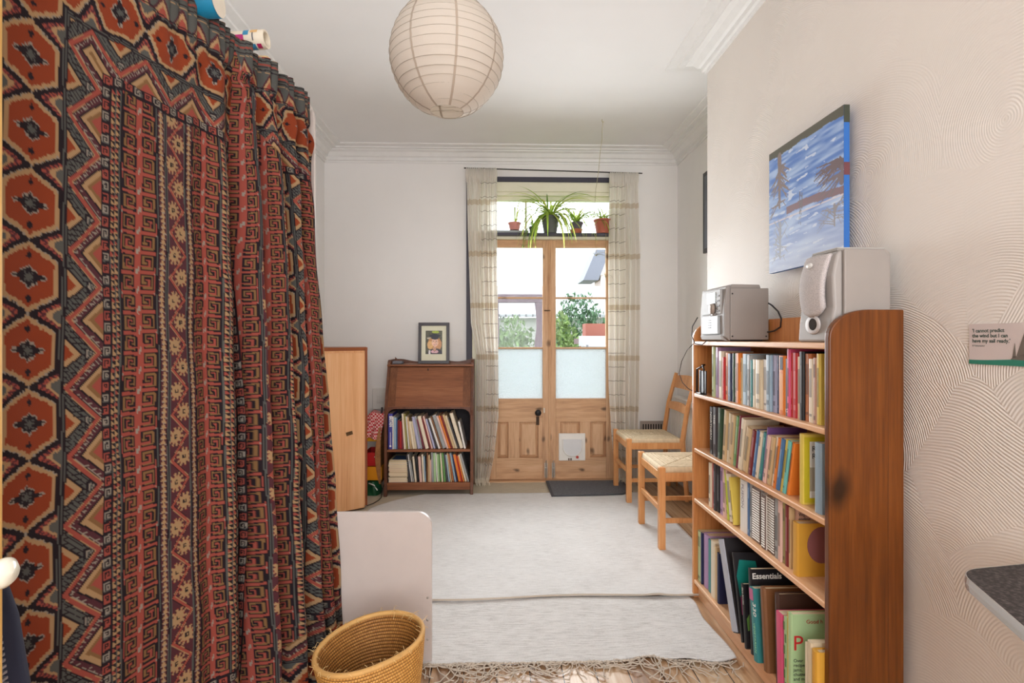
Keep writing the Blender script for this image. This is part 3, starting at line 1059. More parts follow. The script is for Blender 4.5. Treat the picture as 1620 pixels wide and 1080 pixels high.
sh = thing('shelving_unit', 'tall white board shelving hidden behind the patterned curtain, rounded end showing at its top', 'shelving', (LX + 0.025, 1.0, 0))
MB().prism(rounded_end(0.692, 2.085, 0.12), 'y', 1.035, 1.053).build('end_panel', BOARD, sh, bevel=0.001)
MB().prism([(0, 0), (0.45, 0), (0.45, 1.96), (0, 1.96)], 'y', 0.0, 0.018).build('end_panel', BOARD, sh, bevel=0.001)
for z, w0, w1 in ((0.1, 0.45, 0.60), (0.6, 0.45, 0.60), (1.1, 0.45, 0.60), (1.6, 0.45, 0.60), (1.965, 0.45, 0.60)):
    MB().prism([(0, 0.018), (w0, 0.018), (w1, 1.035), (0, 1.035)], 'z', z, z + 0.018).build('shelf', BOARD, sh)

lp = thing('board_panel', 'low white board panel with rounded corner standing behind the straw basket', 'panel', (-0.232, 1.985, 0))
q = [(-x_, z_) for x_, z_ in rounded_end(0.0, 0.5, 0.0)]
r_ = 0.055
poly = [(-0.50, 0.0), (0, 0.0)] + [(-r_ + r_ * math.cos(a_), 0.543 - r_ + r_ * math.sin(a_)) for a_ in np.linspace(0, math.pi / 2, 12)] + [(-0.50, 0.543)]
MB().prism(poly, 'y', 0, 0.018).build('board', BOARD, lp, bevel=0.0012)
for z in (0.155, 0.085, 0.235):
    m = MB(); m.lathe([(0.0, 0.003), (0.003, 0.0025), (0.0045, 0.0)], 12, M=Matrix.Rotation(R(90), 4, 'X'))
    m.build('screw', METAL, lp, loc=(-0.014, 0.0, z), smooth=True)

# ------------------------------------------------------------------ rolls lying on top of the shelving
def roll(name, label, cat, end, ln, r, inner, mat, tilt=0.0, yaw=0.0, band=None):
    t_ = thing(name, label, cat, end, (0, -R(tilt), R(yaw)))
    M_ = Matrix.Rotation(R(-90), 4, 'Y')
    m = MB()
    m.lathe([(inner, 0), (r * 0.97, 0.0), (r, 0.004), (r, ln - 0.004), (r * 0.97, ln), (inner, ln), (inner, ln * 0.5), (inner, 0)], 28, M=M_)
    m.build('roll_body', mat, t_, auto=True)
    if band:
        for i, (c_, x0_, x1_, a0, a1) in enumerate(band):
            g_ = MB()
            vs = []
            for k_ in range(9):
                an = R(a0 + (a1 - a0) * k_ / 8)
                for xx in (x0_, x1_):
                    vs.append((-xx, (r + 0.0006) * math.cos(an), (r + 0.0006) * math.sin(an)))
            g_.add(vs, [(2 * k_, 2 * k_ + 1, 2 * k_ + 3, 2 * k_ + 2) for k_ in range(8)])
            g_.build('printed_patch', plain(c_, 0.4), t_)
    return t_


PAPER = plain((226, 216, 198), 0.6)
roll('fabric_roll', 'blue shiny roll with white core lying on top of the curtained shelving', 'roll', (-0.725, 1.455, 2.045), 0.40, 0.040, 0.036, plain((28, 128, 168), 0.3), tilt=2,
     band=[((18, 84, 130), 0.06, 0.16, -150, -60)])
MB().lathe([(0.0, 0.0), (0.0385, 0.0)], 28, M=Matrix.Rotation(R(90), 4, 'Y')).build('core_end', plain((214, 204, 188), 0.7), bpy.data.objects['fabric_roll'], loc=(0.0015, 0, 0))
roll('paper_roll', 'beige paper roll at the top edge above the patterned curtain, left of the blue roll', 'roll', (-0.735, 1.335, 2.040), 0.4, 0.030, 0.012, plain((200, 168, 124), 0.7), yaw=4)
roll('paper_tube', 'open cardboard tube wrapped in colourful squares above the curtain heading', 'tube', (-0.715, 1.735, 2.098), 0.34, 0.028, 0.022, plain((222, 210, 190), 0.6), tilt=3, yaw=-3,
     band=[((178, 40, 110), 0.06, 0.095, -190, -120), ((56, 130, 168), 0.028, 0.052, -130, -75), ((60, 140, 178), 0.045, 0.062, -230, -185), ((214, 170, 110), 0.018, 0.04, -235, -200),
           ((180, 40, 90), 0.010, 0.024, -130, -95), ((90, 90, 96), 0.03, 0.034, -200, -150), ((244, 206, 90), 0.10, 0.125, -200, -150)])
roll('paper_roll', 'white tube slanting over the blue roll towards the ceiling', 'tube', (-0.60, 1.60, 2.19), 0.42, 0.020, 0.016, plain((226, 218, 208), 0.6), tilt=-12, yaw=-8)
roll('paper_roll', 'cream roll end peeping out under the colourful cardboard tube', 'roll', (-0.735, 1.80, 2.045), 0.3, 0.032, 0.026, plain((226, 200, 150), 0.6))
m = MB(); m.lathe([(0.0, 0.062), (0.03, 0.056), (0.05, 0.036), (0.058, 0.0), (0.058, -0.03), (0.0, -0.03)], 24)
o = m.build('felt_hat', plain((36, 26, 48), 0.85), loc=(-0.815, 1.60, 2.012), smooth=True)
tag(o, 'small dark purple rounded bundle beneath the blue roll on the curtained shelving', 'bundle')

# ------------------------------------------------------------------ room door at the left edge, and dark zipped bag
dr = thing('wooden_door', 'yellowish wooden door edge with white knob at the far left of the picture', 'door', (-0.742, 0.85, 0.0))
MB().box(-0.035, 0.0, -0.60, 0.0, 0.01, 2.0).build('door_board', wood('yellow_pine', (170, 126, 60), (204, 160, 88), (220, 180, 110), scale=30), dr, bevel=0.003)
m = MB(); m.lathe([(0.008, 0.0), (0.009, 0.010), (0.016, 0.016), (0.0215, 0.024), (0.0215, 0.030), (0.015, 0.037), (0.0, 0.040)], 28, M=Matrix.Rotation(R(90), 4, 'Y'))
kb = m.build('door_knob', plain((232, 230, 214), 0.15), dr, loc=(0, -0.03, 0.825), smooth=True)
bgb = thing('bag', 'dark navy zipped bag hanging low beside the left door edge', 'bag', (-0.79, 0.905, 0.35))
pts = [(-0.05, 0.0, 0.0), (-0.05, 0.0, 0.22), (-0.045, 0, 0.38), (-0.05, 0, 0.44)]
m = MB()
prf = [(0.10, 0.0), (0.105, 0.05), (0.085, 0.2), (0.05, 0.36), (0.02, 0.43), (0.005, 0.46)]
m.lathe(prf, 24, M=Matrix.Diagonal((0.65, 0.45, 1, 1)), cap=True)
m.build('bag_body', plain((30, 34, 54), 0.8), bgb, loc=(-0.03, 0.02, 0), smooth=True)
m = MB()
for i in range(46):
    z = 0.01 + i * 0.0092
    rr = np.interp(z, [p[1] for p in prf], [p[0] for p in prf])
    m.box(-0.03 + rr * 0.60 - 0.003, -0.03 + rr * 0.60 + 0.005, -0.022, -0.010, z, z + 0.004)
m.build('zip', plain((150, 150, 160), 0.4, 0.6), bgb)

# ------------------------------------------------------------------ paper lantern
ln_ = thing('paper_lantern', 'large round white paper lantern shade with wire rings hanging from the ceiling', 'lamp', (-0.176, 1.97, 2.172))
PAP, nt, b = newmat('rice_paper')
b.inputs['Base Color'].default_value = lin((226, 217, 206)) + (1,)
b.inputs['Roughness'].default_value = 0.8
tl = N(nt, 'ShaderNodeBsdfTranslucent'); tl.inputs[0].default_value = lin((226, 212, 196)) + (1,)
mx = N(nt, 'ShaderNodeMixShader'); mx.inputs[0].default_value = 0.30
nt.links.new(b.outputs[0], mx.inputs[1]); nt.links.new(tl.outputs[0], mx.inputs[2]); nt.links.new(mx.outputs[0], nt.nodes['Material Output'].inputs[0])
RAD, HZ = 0.202, 0.205
nr = 19
zs0 = [HZ * math.cos(a_) for a_ in np.linspace(R(17), R(163), nr)]
prof_ = []
for i, z in enumerate(zs0):
    rr = RAD * math.sqrt(max(0, 1 - (z / HZ) ** 2))
    prof_.append((rr, z))
    if i < nr - 1:
        zn = zs0[i + 1]
        for f_ in (0.33, 0.66):
            zz = z + (zn - z) * f_
            prof_.append((RAD * math.sqrt(max(0, 1 - (zz / HZ) ** 2)) - 0.0016, zz))
MB().lathe(prof_, 64).build('lantern_shade', PAP, ln_, smooth=True)
WIRE = plain((176, 164, 148), 0.6)
m = MB()
for i, z in enumerate(zs0):
    rr = RAD * math.sqrt(max(0, 1 - (z / HZ) ** 2)) + 0.0004
    m.tube([(rr * math.cos(a_), rr * math.sin(a_), z + 0.002 * math.sin(a_ + i)) for a_ in np.linspace(0, 2 * math.pi, 49)], 0.0009, 5, cap=False)
wr = m.build('wire_rings', WIRE, ln_)
# pasted seams of the paper gores
m = MB()
for k_ in range(8):
    a_ = k_ * math.pi / 4 + 0.25
    pr = [(p[0] + 0.0006, p[1]) for p in prof_]
    vs = []
    for r0, z0 in pr:
        for da in (-0.004, 0.004):
            aa = a_ + da / max(r0, 0.03)
            vs.append((r0 * math.cos(aa), r0 * math.sin(aa), z0))
    m.add(vs, [(2 * j, 2 * j + 1, 2 * j + 3, 2 * j + 2) for j in range(len(pr) - 1)])
m.build('paper_seams', plain((176, 160, 144), 0.8), ln_, smooth=True)
m = MB(); m.tube([(-0.058, 0, -0.196), (-0.02, 0.01, -0.188), (0.02, 0.0, -0.19), (0.058, 0, -0.196)], 0.0012, 5)
m.build('wire_hanger', WIRE, ln_)
m = MB(); m.lathe([(0.0, -0.02), (0.018, -0.02), (0.02, 0.03), (0.012, 0.05), (0.0, 0.05)], 20)
m.build('lamp_holder', plain((232, 230, 226), 0.4), ln_, loc=(0, 0, 0.13), smooth=True)
m = MB(); m.tube([(0, 0, 0.17), (0, 0, CZ - 2.172 - 0.02)], 0.003, 8)
m.build('cord', plain((232, 230, 226), 0.5), ln_)
m = MB(); m.lathe([(0.0, 0.0), (0.02, 0.0), (0.045, 0.02), (0.045, 0.03)], 24)
m.build('ceiling_rose', plain((232, 230, 226), 0.4), ln_, loc=(0, 0, CZ - 2.172 - 0.03), smooth=True)
# ------------------------------------------------------------------ hanging thread from ceiling hook
th_ = thing('hanging_string', 'thin string hanging from a small ceiling hook in front of the door curtain rod', 'string', (0.735, 3.80, CZ))
m = MB(); m.tube([(0, 0, 0), (0, 0, -0.015), (0.006, 0, -0.022), (0.01, 0, -0.015)], 0.0022, 6)
m.build('hook', plain((176, 166, 120), 0.4, 0.6), th_)
sp = [(0.006, 0, -0.018), (0.004, 0.02, -0.07), (0.009, 0.05, -0.12), (0.006, 0.09, -0.18), (0.013, 0.2, -0.3), (0.012, 0.3, -0.40), (0.016, 0.36, -0.48), (0.02, 0.42, -0.56), (0.014, 0.45, -0.61)]
m = MB(); m.tube(sp, 0.0018, 6)
m.build('string', plain((176, 168, 130), 0.8), th_, smooth=True)
# ================================================================== pine bookcase on the right
BK = thing('bookcase', 'tall orange pine bookcase full of books against the right wall', 'bookcase', (0.889, 1.444, 0))
BD = 0.205   # depth
BW = 1.03    # width along the wall
def side_poly():
    r = 0.11
    return [(0, 0), (BD, 0), (BD, 1.244), (r, 1.244)] + [(r - r * math.sin(a_) * 1.0, 1.244 - 0.075 * (1 - math.cos(a_))) for a_ in np.linspace(0.15, math.pi / 2, 9)]
pol = [(p[0], p[1]) for p in side_poly()]
def side(y0, y1, mat):
    m = MB()
    m.prism(pol, 'y', y0, y1)
    return m.build('side_panel', mat, BK, bevel=0.004, seg=3)
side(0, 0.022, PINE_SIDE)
side(BW - 0.022, BW, PINE)
SH = [1.155, 0.922, 0.675, 0.45, 0.085]
for i, z in enumerate(SH):
    m = MB(); m.box(0.001, BD - 0.012, 0.022, BW - 0.022, z - 0.018, z)
    m.build('shelf', PINE_SHELF, BK, bevel=0.004, seg=3)
MB().box(BD - 0.012, BD - 0.004, 0.022, BW - 0.022, 0.02, 1.243).build('back_panel', PINE, BK)
MB().box(0.02, 0.036, 0.022, BW - 0.022, 0.0, 0.067).build('plinth', PINE_SHELF, BK, bevel=0.002)
# edge strip on the outer face of the near side, as in a two-board panel
MB().box(BD - 0.045, BD - 0.043, -0.0006, 0.0, 0.0, 1.24).build('board_joint', plain((96, 52, 18), 0.6), BK)

# ------------------------------------------------------------------ books
CN = {
    'black': (30, 28, 32), 'charcoal': (62, 58, 62), 'dark green': (56, 78, 58), 'tan': (206, 176, 132), 'cream': (228, 214, 190), 'white': (232, 228, 222),
    'red': (188, 42, 44), 'dark red': (122, 34, 36), 'maroon': (118, 42, 58), 'orange': (224, 128, 52), 'yellow': (222, 196, 88), 'pale blue': (170, 196, 212),
    'blue': (74, 112, 158), 'navy': (38, 44, 82), 'grey': (158, 160, 160), 'dark grey': (84, 82, 90), 'teal': (58, 132, 134), 'pale green': (190, 206, 158),
    'green': (104, 150, 84), 'mauve': (176, 142, 182), 'lavender': (172, 172, 200), 'brown': (126, 84, 52), 'brown-orange': (184, 112, 66), 'pink': (214, 84, 124),
    'pale pink': (222, 184, 172), 'beige': (214, 198, 168), 'olive': (156, 146, 84), 'grey-blue': (146, 168, 184), 'yellow-green': (190, 200, 70), 'purple': (108, 74, 130),
    'violet-blue': (72, 70, 158), 'dark brown': (70, 46, 38), 'pinkish brown': (186, 144, 124), 'light green': (170, 200, 150), 'ochre': (214, 160, 60), 'turquoise': (110, 186, 180)}
PAGES = plain((226, 208, 176), 0.9)


def book_geo(t, h, d, col, rnd, soft=True, band=None, comb=False, parts=True, root=None, ribs=0):
    c = 0.0012 if soft else 0.0026
    e = 0.0 if soft else 0.003
    m = MB()
    # rounded spine + two boards, one U-shaped outline
    rs = min(t * 0.22, 0.005) if soft else min(t * 0.35, 0.009)
    o_ = [(d, 0), (rs, 0), (rs * 0.3, t * 0.10), (0, t * 0.3), (0, t * 0.7), (rs * 0.3, t * 0.90), (rs, t), (d, t), (d, t - c), (rs + 0.002, t - c), (rs + 0.002, c), (d, c)]
    m.prism(o_, 'z', 0, h)
    m.build('cover', plain(CN[col] if isinstance(col, str) else col, 0.42, var=0.10), root)
    p = MB()
    p.box(rs + 0.002, d - 0.002 - e, c, t - c, e + 0.0005, h - e - 0.0015)
    p.build('pages', PAGES, root)
    if comb:
        q = MB()
        q.box(-0.0012, 0.003, t * 0.04, t * 0.96, 0.001, h - 0.001)
        q.build('binding_strip', plain((112, 92, 84), 0.6), root)
        q = MB()
        nr_ = int(h / 0.0085)
        for i in range(nr_):
            z = 0.008 + i * 0.0085
            if z > h - 0.008: break
            q.box(-0.0035, 0.004, t * 0.08, t * 0.92, z, z + 0.0042)
        q.build('binding_comb', plain((240, 236, 228), 0.4), root, bevel=0.001, seg=1)
    elif band:
        q = MB()
        for (z0, z1, cc) in band:
            q2 = MB(); q2.box(-0.0006, 0.0, t * 0.28, t * 0.72, z0 * h, z1 * h)
            q2.build('spine_label', plain(cc, 0.5), root)


BOOKN = [0]


def book(label, pos, t, h, d, col, theta=0.0, axis='x', soft=True, band=None, comb=False, group=None, kind='book', seed=0):
    """pos: bottom corner on the pivot side. axis 'x': spine faces -X and books run along Y; 'y': spine faces -Y and they run along -X"""
    rot = (R(theta), 0, 0) if axis == 'x' else (R(theta), 0, R(90))
    z = pos[2] + (t * math.sin(R(-theta)) if theta < 0 else 0)
    root = thing(kind, label, kind, (pos[0], pos[1], z + 0.0004), rot, group)
    book_geo(t, h, d, col, random.Random(seed), soft, band, comb, root=root)
    return root


def nth(i):
    names = ['first', 'second', 'third', 'fourth', 'fifth', 'sixth', 'seventh', 'eighth', 'ninth', 'tenth', 'eleventh', 'twelfth', 'thirteenth', 'fourteenth', 'fifteenth',
             'sixteenth', 'seventeenth', 'eighteenth', 'nineteenth', 'twentieth', 'twenty-first', 'twenty-second', 'twenty-third', 'twenty-fourth', 'twenty-fifth', 'twenty-sixth',
             'twenty-seventh', 'twenty-eighth', 'twenty-ninth', 'thirtieth', 'thirty-first', 'thirty-second', 'thirty-third']
    return names[i]


USED = set()


def row_labels(cols, extra, where, noun):
    out = []
    art = lambda c: ('an ' if c[0] in 'aeiou' else 'a ') + c
    for i, c in enumerate(cols):
        l = cols[i - 1] if i > 0 else None
        r = cols[i + 1] if i < len(cols) - 1 else None
        x = (extra[i] + ' ') if extra[i] else ''
        if len(x.split()) > 1 and (not l or not r): x = x.split()[0] + ' '
        base = x + c + ' ' + noun[i]
        if l and r: s = '%s between %s and %s one, %s' % (base, c and l, r, where)
        elif r: s = '%s at left end beside %s one, %s' % (base, r, where)
        else: s = '%s at right end beside %s one, %s' % (base, l, where)
        if s in USED: s = '%s, %s from the left, %s' % (base, nth(i), where)
        USED.add(s)
        out.append(s)
    return out


WHERE = {1: 'top row of pine bookcase', 2: 'second row of pine bookcase', 3: 'third row of pine bookcase', 4: 'bottom shelf of pine bookcase'}
rnd = random.Random(11)


def pine_row(k, y_start, Z, items, x0=0.912, depth=0.135):
    """items: (gap_before, thickness, height, colour, lean_deg, extra word, opts)"""
    cols = [it[3] for it in items]
    ex = [it[5] for it in items]
    nn = [(it[6] or {}).get('noun', 'book') for it in items]
    labs = row_labels(cols, ex, WHERE[k], nn)
    y = y_start
    res = []
    for it, lab in zip(items, labs):
        gap, t, h, col, th, exw, op = it
        op = dict(op or {})
        noun = op.pop('noun', None)
        d = op.pop('depth', depth + rnd.uniform(-0.01, 0.008))
        xo = op.pop('xo', rnd.uniform(-0.003, 0.005))
        y -= gap
        if 'yabs' in op:
            y = op.pop('yabs')
        th_r = R(abs(th))
        y1 = y - t / math.cos(th_r)
        if th < 0:
            y1 = y - t * math.cos(th_r)
        c = CN[col]
        lum = sum(c) / 3
        if 'band' not in op and not op.get('comb'):
            lc = tuple(int(x * 0.35) for x in c) if lum > 120 else tuple(int(255 - (255 - x) * 0.35) for x in c)
            op['band'] = rnd.choice([[(0.12, 0.20, lc), (0.30, 0.72, lc)], [(0.25, 0.80, lc)], [(0.70, 0.90, lc), (0.06, 0.12, lc)], [(0.40, 0.85, lc), (0.10, 0.14, lc)]])
            op['band'] = [(a_, b__, tuple(int(0.45 * p + 0.55 * q_) for p, q_ in zip(cc, c))) for a_, b__, cc in op['band']]
        r = book(lab, (x0 + xo, y1, Z), t, h, d, col, th, 'x', group={1: 'books on the top shelf of the pine bookcase', 2: 'books on the second shelf of the pine bookcase', 3: 'books on the third shelf of the pine bookcase', 4: 'books on the bottom shelf of the pine bookcase'}[k], **op)
        res.append(r)
        y = y1
    return res


r1 = pine_row(1, 2.311, 0.922, [
    (0, .030, .210, 'pale green', 0, 'tall', None), (0, .044, .208, 'mauve', 0, 'thick', dict(soft=False)), (0, .040, .193, 'cream', 0, 'thick', None), (0, .021, .170, 'red', 0, 'small', None),
    (0, .027, .188, 'orange', 0, 'patterned', None), (0, .041, .186, 'navy', 0, 'thick', None), (0, .020, .188, 'dark green', 0, '', None), (0, .022, .188, 'brown', 0, '', None),
    (0, .029, .189, 'orange', 0, '', None), (0, .012, .172, 'tan', 0, 'slim', None), (0, .044, .188, 'pale blue', 0, 'thick', None), (0, .030, .185, 'grey', 0, '', None),
    (0, .017, .168, 'teal', 0, '', None), (0, .025, .170, 'cream', 0, '', None), (0, .044, .170, 'beige', 0, 'thick', None), (0, .033, .172, 'white', 0, '', None),
    (0, .030, .189, 'grey-blue', 0, '', None), (0, .028, .189, 'lavender', 0, '', None), (0, .016, .189, 'navy', 0, 'slim', None), (0, .043, .189, 'orange', 0, 'thick', dict(band=[(0.76, 0.98, (40, 38, 60)), (0.08, 0.70, (236, 168, 110))])),
    (0, .014, .180, 'dark grey', 0, 'slim', dict(band=[])), (0, .016, .211, 'pink', 0, 'tall', None), (0, .011, .199, 'red', 0, 'slim', None), (0, .026, .200, 'red', 0, '', None),
    (0, .018, .189, 'tan', 0, '', None), (0, .022, .205, 'black', 0, 'tall', None), (0, .028, .199, 'brown-orange', 0, '', None), (0, .026, .185, 'cream', 0, '', None),
    (0, .016, .189, 'pinkish brown', 0, '', None), (0, .018, .201, 'yellow', 0, '', None)])
# the "12" on the slim dark grey spine
WHITEINK = plain((236, 236, 232), 0.5)
text_mesh('spine_lettering', '12', 0.016, WHITEINK, r1[20], (-0.0008, 0.0125, 0.012), (R(90), 0, R(-90)))
# a dark radio-like frame at the far end of the top row: black wire book end
be = thing('book_end', 'black glossy frame-shaped book end at the far end of top book row', 'book end', (0.892, 2.335, 0.9224))
m = MB(); m.tube([(0.0, 0.0, 0.003), (0.0, 0.0, 0.012), (0.0, 0.003, 0.11), (0.0, 0.012, 0.125), (0.012, 0.06, 0.128), (0.03, 0.07, 0.128)], 0.004, 8)
m.tube([(0.0, 0.0, 0.005), (0.0, 0.085, 0.005)], 0.004, 8); m.tube([(0, 0.085, 0.005), (0, 0.083, 0.11), (0, 0.012, 0.125)], 0.004, 8)
m.build('wire_frame', plain((26, 24, 26), 0.15), be, smooth=True)
MB().box(0.008, 0.014, 0.005, 0.08, 0.0, 0.105).build('backing_plate', plain((34, 30, 32), 0.3), be, bevel=0.002)

TH2 = 9
r2 = pine_row(2, 2.345, 0.675, [
    (0.0, .052, .200, 'black', 0, 'thick', dict(soft=False, band=[])), (0, .048, .205, 'charcoal', 0, 'thick', dict(soft=False)), (0, .034, .208, 'dark green', 2, '', None),
    (0.01, .034, .206, 'tan', 6, 'old', None), (0.004, .026, .200, 'beige', 7, '', None), (0.004, .026, .198, 'tan', 8, '', None), (0.004, .028, .196, 'green', 9, '', None), (0.004, .012, .206, 'maroon', 10, 'slim', None),
    (0.002, .030, .196, 'cream', 10, '', None), (0.008, .038, .170, 'tan', 13, 'worn', None), (0.004, .028, .166, 'dark red', 13, '', None), (0.003, .018, .172, 'blue', 13, '', None), (0.003, .019, .170, 'cream', 13, '', None),
    (0.003, .022, .172, 'teal', 13, '', None), (0.003, .010, .194, 'purple', 11, 'tall slim', None), (0.004, .018, .168, 'pale pink', 12, '', None), (0.003, .023, .168, 'tan', 12, '', None), (0.003, .019, .172, 'cream', 12, 'worn', None), (0.003, .016, .172, 'orange', 12, '', None),
    (0.003, .018, .174, 'blue', 12, '', None), (0.003, .016, .175, 'yellow', 12, '', None), (0.003, .014, .175, 'turquoise', 12, '', None), (0.003, .014, .172, 'orange', 12, 'tattered', None),
    (0.030, .022, .208, 'yellow', 0, 'large', dict(yabs=1.622, band=[], xo=-0.006, depth=0.15)), (0.040, .032, .198, 'grey-blue', 0, 'tall', dict(yabs=1.537, band=[], xo=-0.010, depth=0.16))])
SPW = plain((214, 210, 200), 0.5)
text_mesh('spine_lettering', 'NORTHERN', 0.022, SPW, r2[0], (-0.0008, 0.033, 0.180), (R(90), R(90), R(-90)), xscale=1.0)
text_mesh('spine_lettering', 'THE', 0.022, SPW, r2[1], (-0.0008, 0.031, 0.175), (R(90), R(90), R(-90)))
# cover art on the near cover of the yellow book: "RO / RE"
yb = r2[23]
MB().box(0.004, 0.146, -0.0007, 0.0, 0.006, 0.199).build('cover_frame', plain((204, 186, 40), 0.5), yb)
MB().box(0.020, 0.140, -0.0013, -0.0006, 0.020, 0.186).build('cover_sheet', plain((228, 224, 214), 0.5), yb)
INK = plain((40, 38, 38), 0.6)
text_mesh('cover_title', 'RO\nRE', 0.022, INK, yb, (0.026, -0.0018, 0.158), (R(90), 0, 0))
MB().box(0.020, 0.075, -0.0019, -0.0012, 0.04, 0.11).build('cover_picture', plain((178, 168, 146), 0.5), yb)
text_mesh('cover_title', 'T', 0.016, INK, r2[24], (0.012, -0.0006, 0.176), (R(90), 0, 0))
text_mesh('cover_title', 'F', 0.016, WHITEINK, r2[24], (0.012, -0.0006, 0.014), (R(90), 0, 0))

r3 = pine_row(3, 2.335, 0.45, [
    (0, .028, .187, 'cream', 0, '', None), (0, .022, .188, 'red', 0, '', None), (0, .026, .192, 'charcoal', 0, '', None), (0, .028, .194, 'black', 0, '', None), (0, .034, .197, 'mauve', 0, '', None),
    (0, .034, .193, 'pale pink', 0, '', None), (0.014, .010, .196, 'yellow-green', -9, 'slim leaning', None), (0.006, .036, .182, 'cream', -11, 'leaning', None), (0.006, .014, .178, 'yellow', -12, 'slim leaning', None),
    (0.034, .058, .192, 'white', 0, 'very thick', dict(band=[])), (0, .024, .194, 'blue', 0, '', None), (0, .020, .194, 'grey', 0, '', None), (0, .062, .190, 'white', 0, 'thick comb-bound', dict(comb=True)), (0, .021, .187, 'grey', 0, '', None),
    (0, .025, .185, 'white', 0, 'comb-bound', dict(comb=True)), (0, .030, .187, 'tan', 0, 'comb-bound', dict(comb=True)), (0, .022, .189, 'cream', 0, 'comb-bound', dict(comb=True)), (0, .026, .193, 'grey', 0, '', None),
    (0, .022, .194, 'pale pink', 0, '', None), (0, .018, .194, 'olive', 0, '', None), (0, .020, .192, 'dark red', 0, '', None), (0, .012, .190, 'tan', 0, 'slim', None), (0.004, .020, .196, 'pinkish brown', 0, 'tall', dict(band=[], xo=0.012)), (0.004, .030, .160, 'ochre', 0, 'thick short', dict(band=[], xo=-0.008))])
text_mesh('spine_lettering', 'FUSION', 0.026, plain((150, 140, 146), 0.5), r3[9], (-0.0008, 0.038, 0.178), (R(90), R(90), R(-90)))
text_mesh('cover_title', 'Vegetarian\nending', 0.014, INK, r3[22], (0.002, -0.0006, 0.172), (R(90), 0, 0))
ob_ = r3[23]
m = MB(); cxy = [(0.075 + 0.045 * math.cos(a_), 0.095 + 0.055 * math.sin(a_)) for a_ in np.linspace(0, 2 * math.pi, 28)[:-1]]
m.prism(cxy, 'y', -0.0008, 0.0); m.build('cover_picture', plain((150, 96, 96), 0.5), ob_)

r4 = pine_row(4, 2.448, 0.085, [
    (0, .040, .222, 'pale green', 0, 'tall', None), (0, .014, .226, 'navy', 0, 'slim', None), (0, .052, .230, 'mauve', 0, 'large', dict(soft=False, band=[])), (0, .046, .222, 'teal', 0, 'large', dict(band=[])),
    (0, .042, .232, 'cream', 0, 'large', dict(band=[], depth=0.165)), (0, .020, .222, 'tan', 0, 'worn', dict(band=[], depth=0.165)), (0.0, .020, .205, 'navy', 0, '', dict(band=[], depth=0.16))], x0=0.905, depth=0.16)
# large leaning folders and cookery books sticking out of the bottom shelf
def big(lab, y, t, h, d, col, th, xo, soft=True, kind='book'):
    return book(lab, (xo, y, 0.085), t, h, d, col, th, 'x', soft=soft, kind=kind, band=[], group='books on the bottom shelf of the pine bookcase' if kind == 'book' else None)
f1 = big('big black ring folder leaning over on the bottom shelf of the pine bookcase', 1.955, .050, .325, .200, 'black', -23, 0.868, False, 'folder')
MB().box(-0.0005, 0.004, 0.003, 0.047, 0.004, 0.321).build('spine_strip', plain((176, 178, 188), 0.4), f1)
b0 = big('large album with teal and pink picture cover leaning behind the thin black cookery book', 1.925, .012, .300, .19, 'black', -15, 0.872)
m = MB(); m.prism([(0.01, 0.15), (0.07, 0.14), (0.09, 0.2), (0.08, 0.27), (0.02, 0.275), (0.005, 0.22)], 'y', -0.0008, 0); m.build('cover_picture', plain((20, 128, 118), 0.4), b0)
m = MB(); m.prism([(0.01, 0.09), (0.04, 0.09), (0.05, 0.145), (0.012, 0.155)], 'y', -0.0008, 0); m.build('cover_picture', plain((196, 70, 130), 0.4), b0)
b1 = big('thin black cookery book leaning in front of the teal picture album', 1.885, .016, .215, .16, 'black', -8, 0.868)
text_mesh('spine_lettering', 'Gary Rhodes', 0.011, plain((200, 196, 188), 0.5), b1, (-0.0008, 0.004, 0.205), (R(90), R(90), R(-90)))
m = MB(); m.prism([(0.01, 0.06), (0.05, 0.07), (0.06, 0.11), (0.03, 0.13), (0.008, 0.10)], 'y', -0.0008, 0); m.build('cover_picture', plain((98, 140, 66), 0.4), b1)
b2 = big('black Essentials cookery book standing tall behind the brown album', 1.850, .018, .286, .20, 'black', -4, 0.874)
text_mesh('cover_title', 'Essentials', 0.027, plain((232, 230, 224), 0.4), b2, (0.006, -0.0008, 0.254), (R(90), 0, 0), bold=0.0006)
b3 = big('teal-spined cookery book numbered 330 leaning beside the brown album', 1.800, .030, .235, .17, 'teal', -8, 0.866)
MB().box(-0.0007, 0.0, 0.002, 0.028, 0.195, 0.232).build('spine_patch', plain((190, 96, 140), 0.4), b3)
text_mesh('spine_lettering', '330', 0.030, WHITEINK, b3, (-0.0012, 0.005, 0.192), (R(90), R(90), R(-90)))
text_mesh('spine_lettering', 'VEGETARIAN', 0.016, plain((150, 214, 170), 0.5), b3, (-0.0012, 0.009, 0.125), (R(90), R(90), R(-90)))
b4 = big('large brown photograph album leaning in the middle of the bottom shelf', 1.745, .030, .262, .19, 'brown', -6, 0.872, False)
b5 = big('tall dark brown book behind the pink one on the bottom shelf', 1.690, .020, .278, .20, 'dark brown', -2, 0.880, False)
b6 = big('bright pink spined book on the bottom shelf of the pine bookcase', 1.648, .036, .235, .17, 'pink', -2, 0.870)
b7 = big('green and white checked book right of the pink one, bottom shelf', 1.627, .015, .240, .17, 'light green', -1, 0.872)
for i in range(6):
    for j in range(1):
        MB().box(-0.0007, 0, 0.001 + 0.007 * (i % 2), 0.007 + 0.007 * (i % 2), 0.02 + i * 0.036, 0.045 + i * 0.036).build('spine_check', plain((74, 116, 60), 0.5), b7)
b8 = big('yellow and cream spined book right of the green check one, bottom shelf', 1.613, .013, .262, .18, 'yellow', 0, 0.872)
b9 = big('tall preserves cookery book with big red P on green cover, bottom shelf', 1.592, .019, .270, .20, 'light green', 0, 0.866)
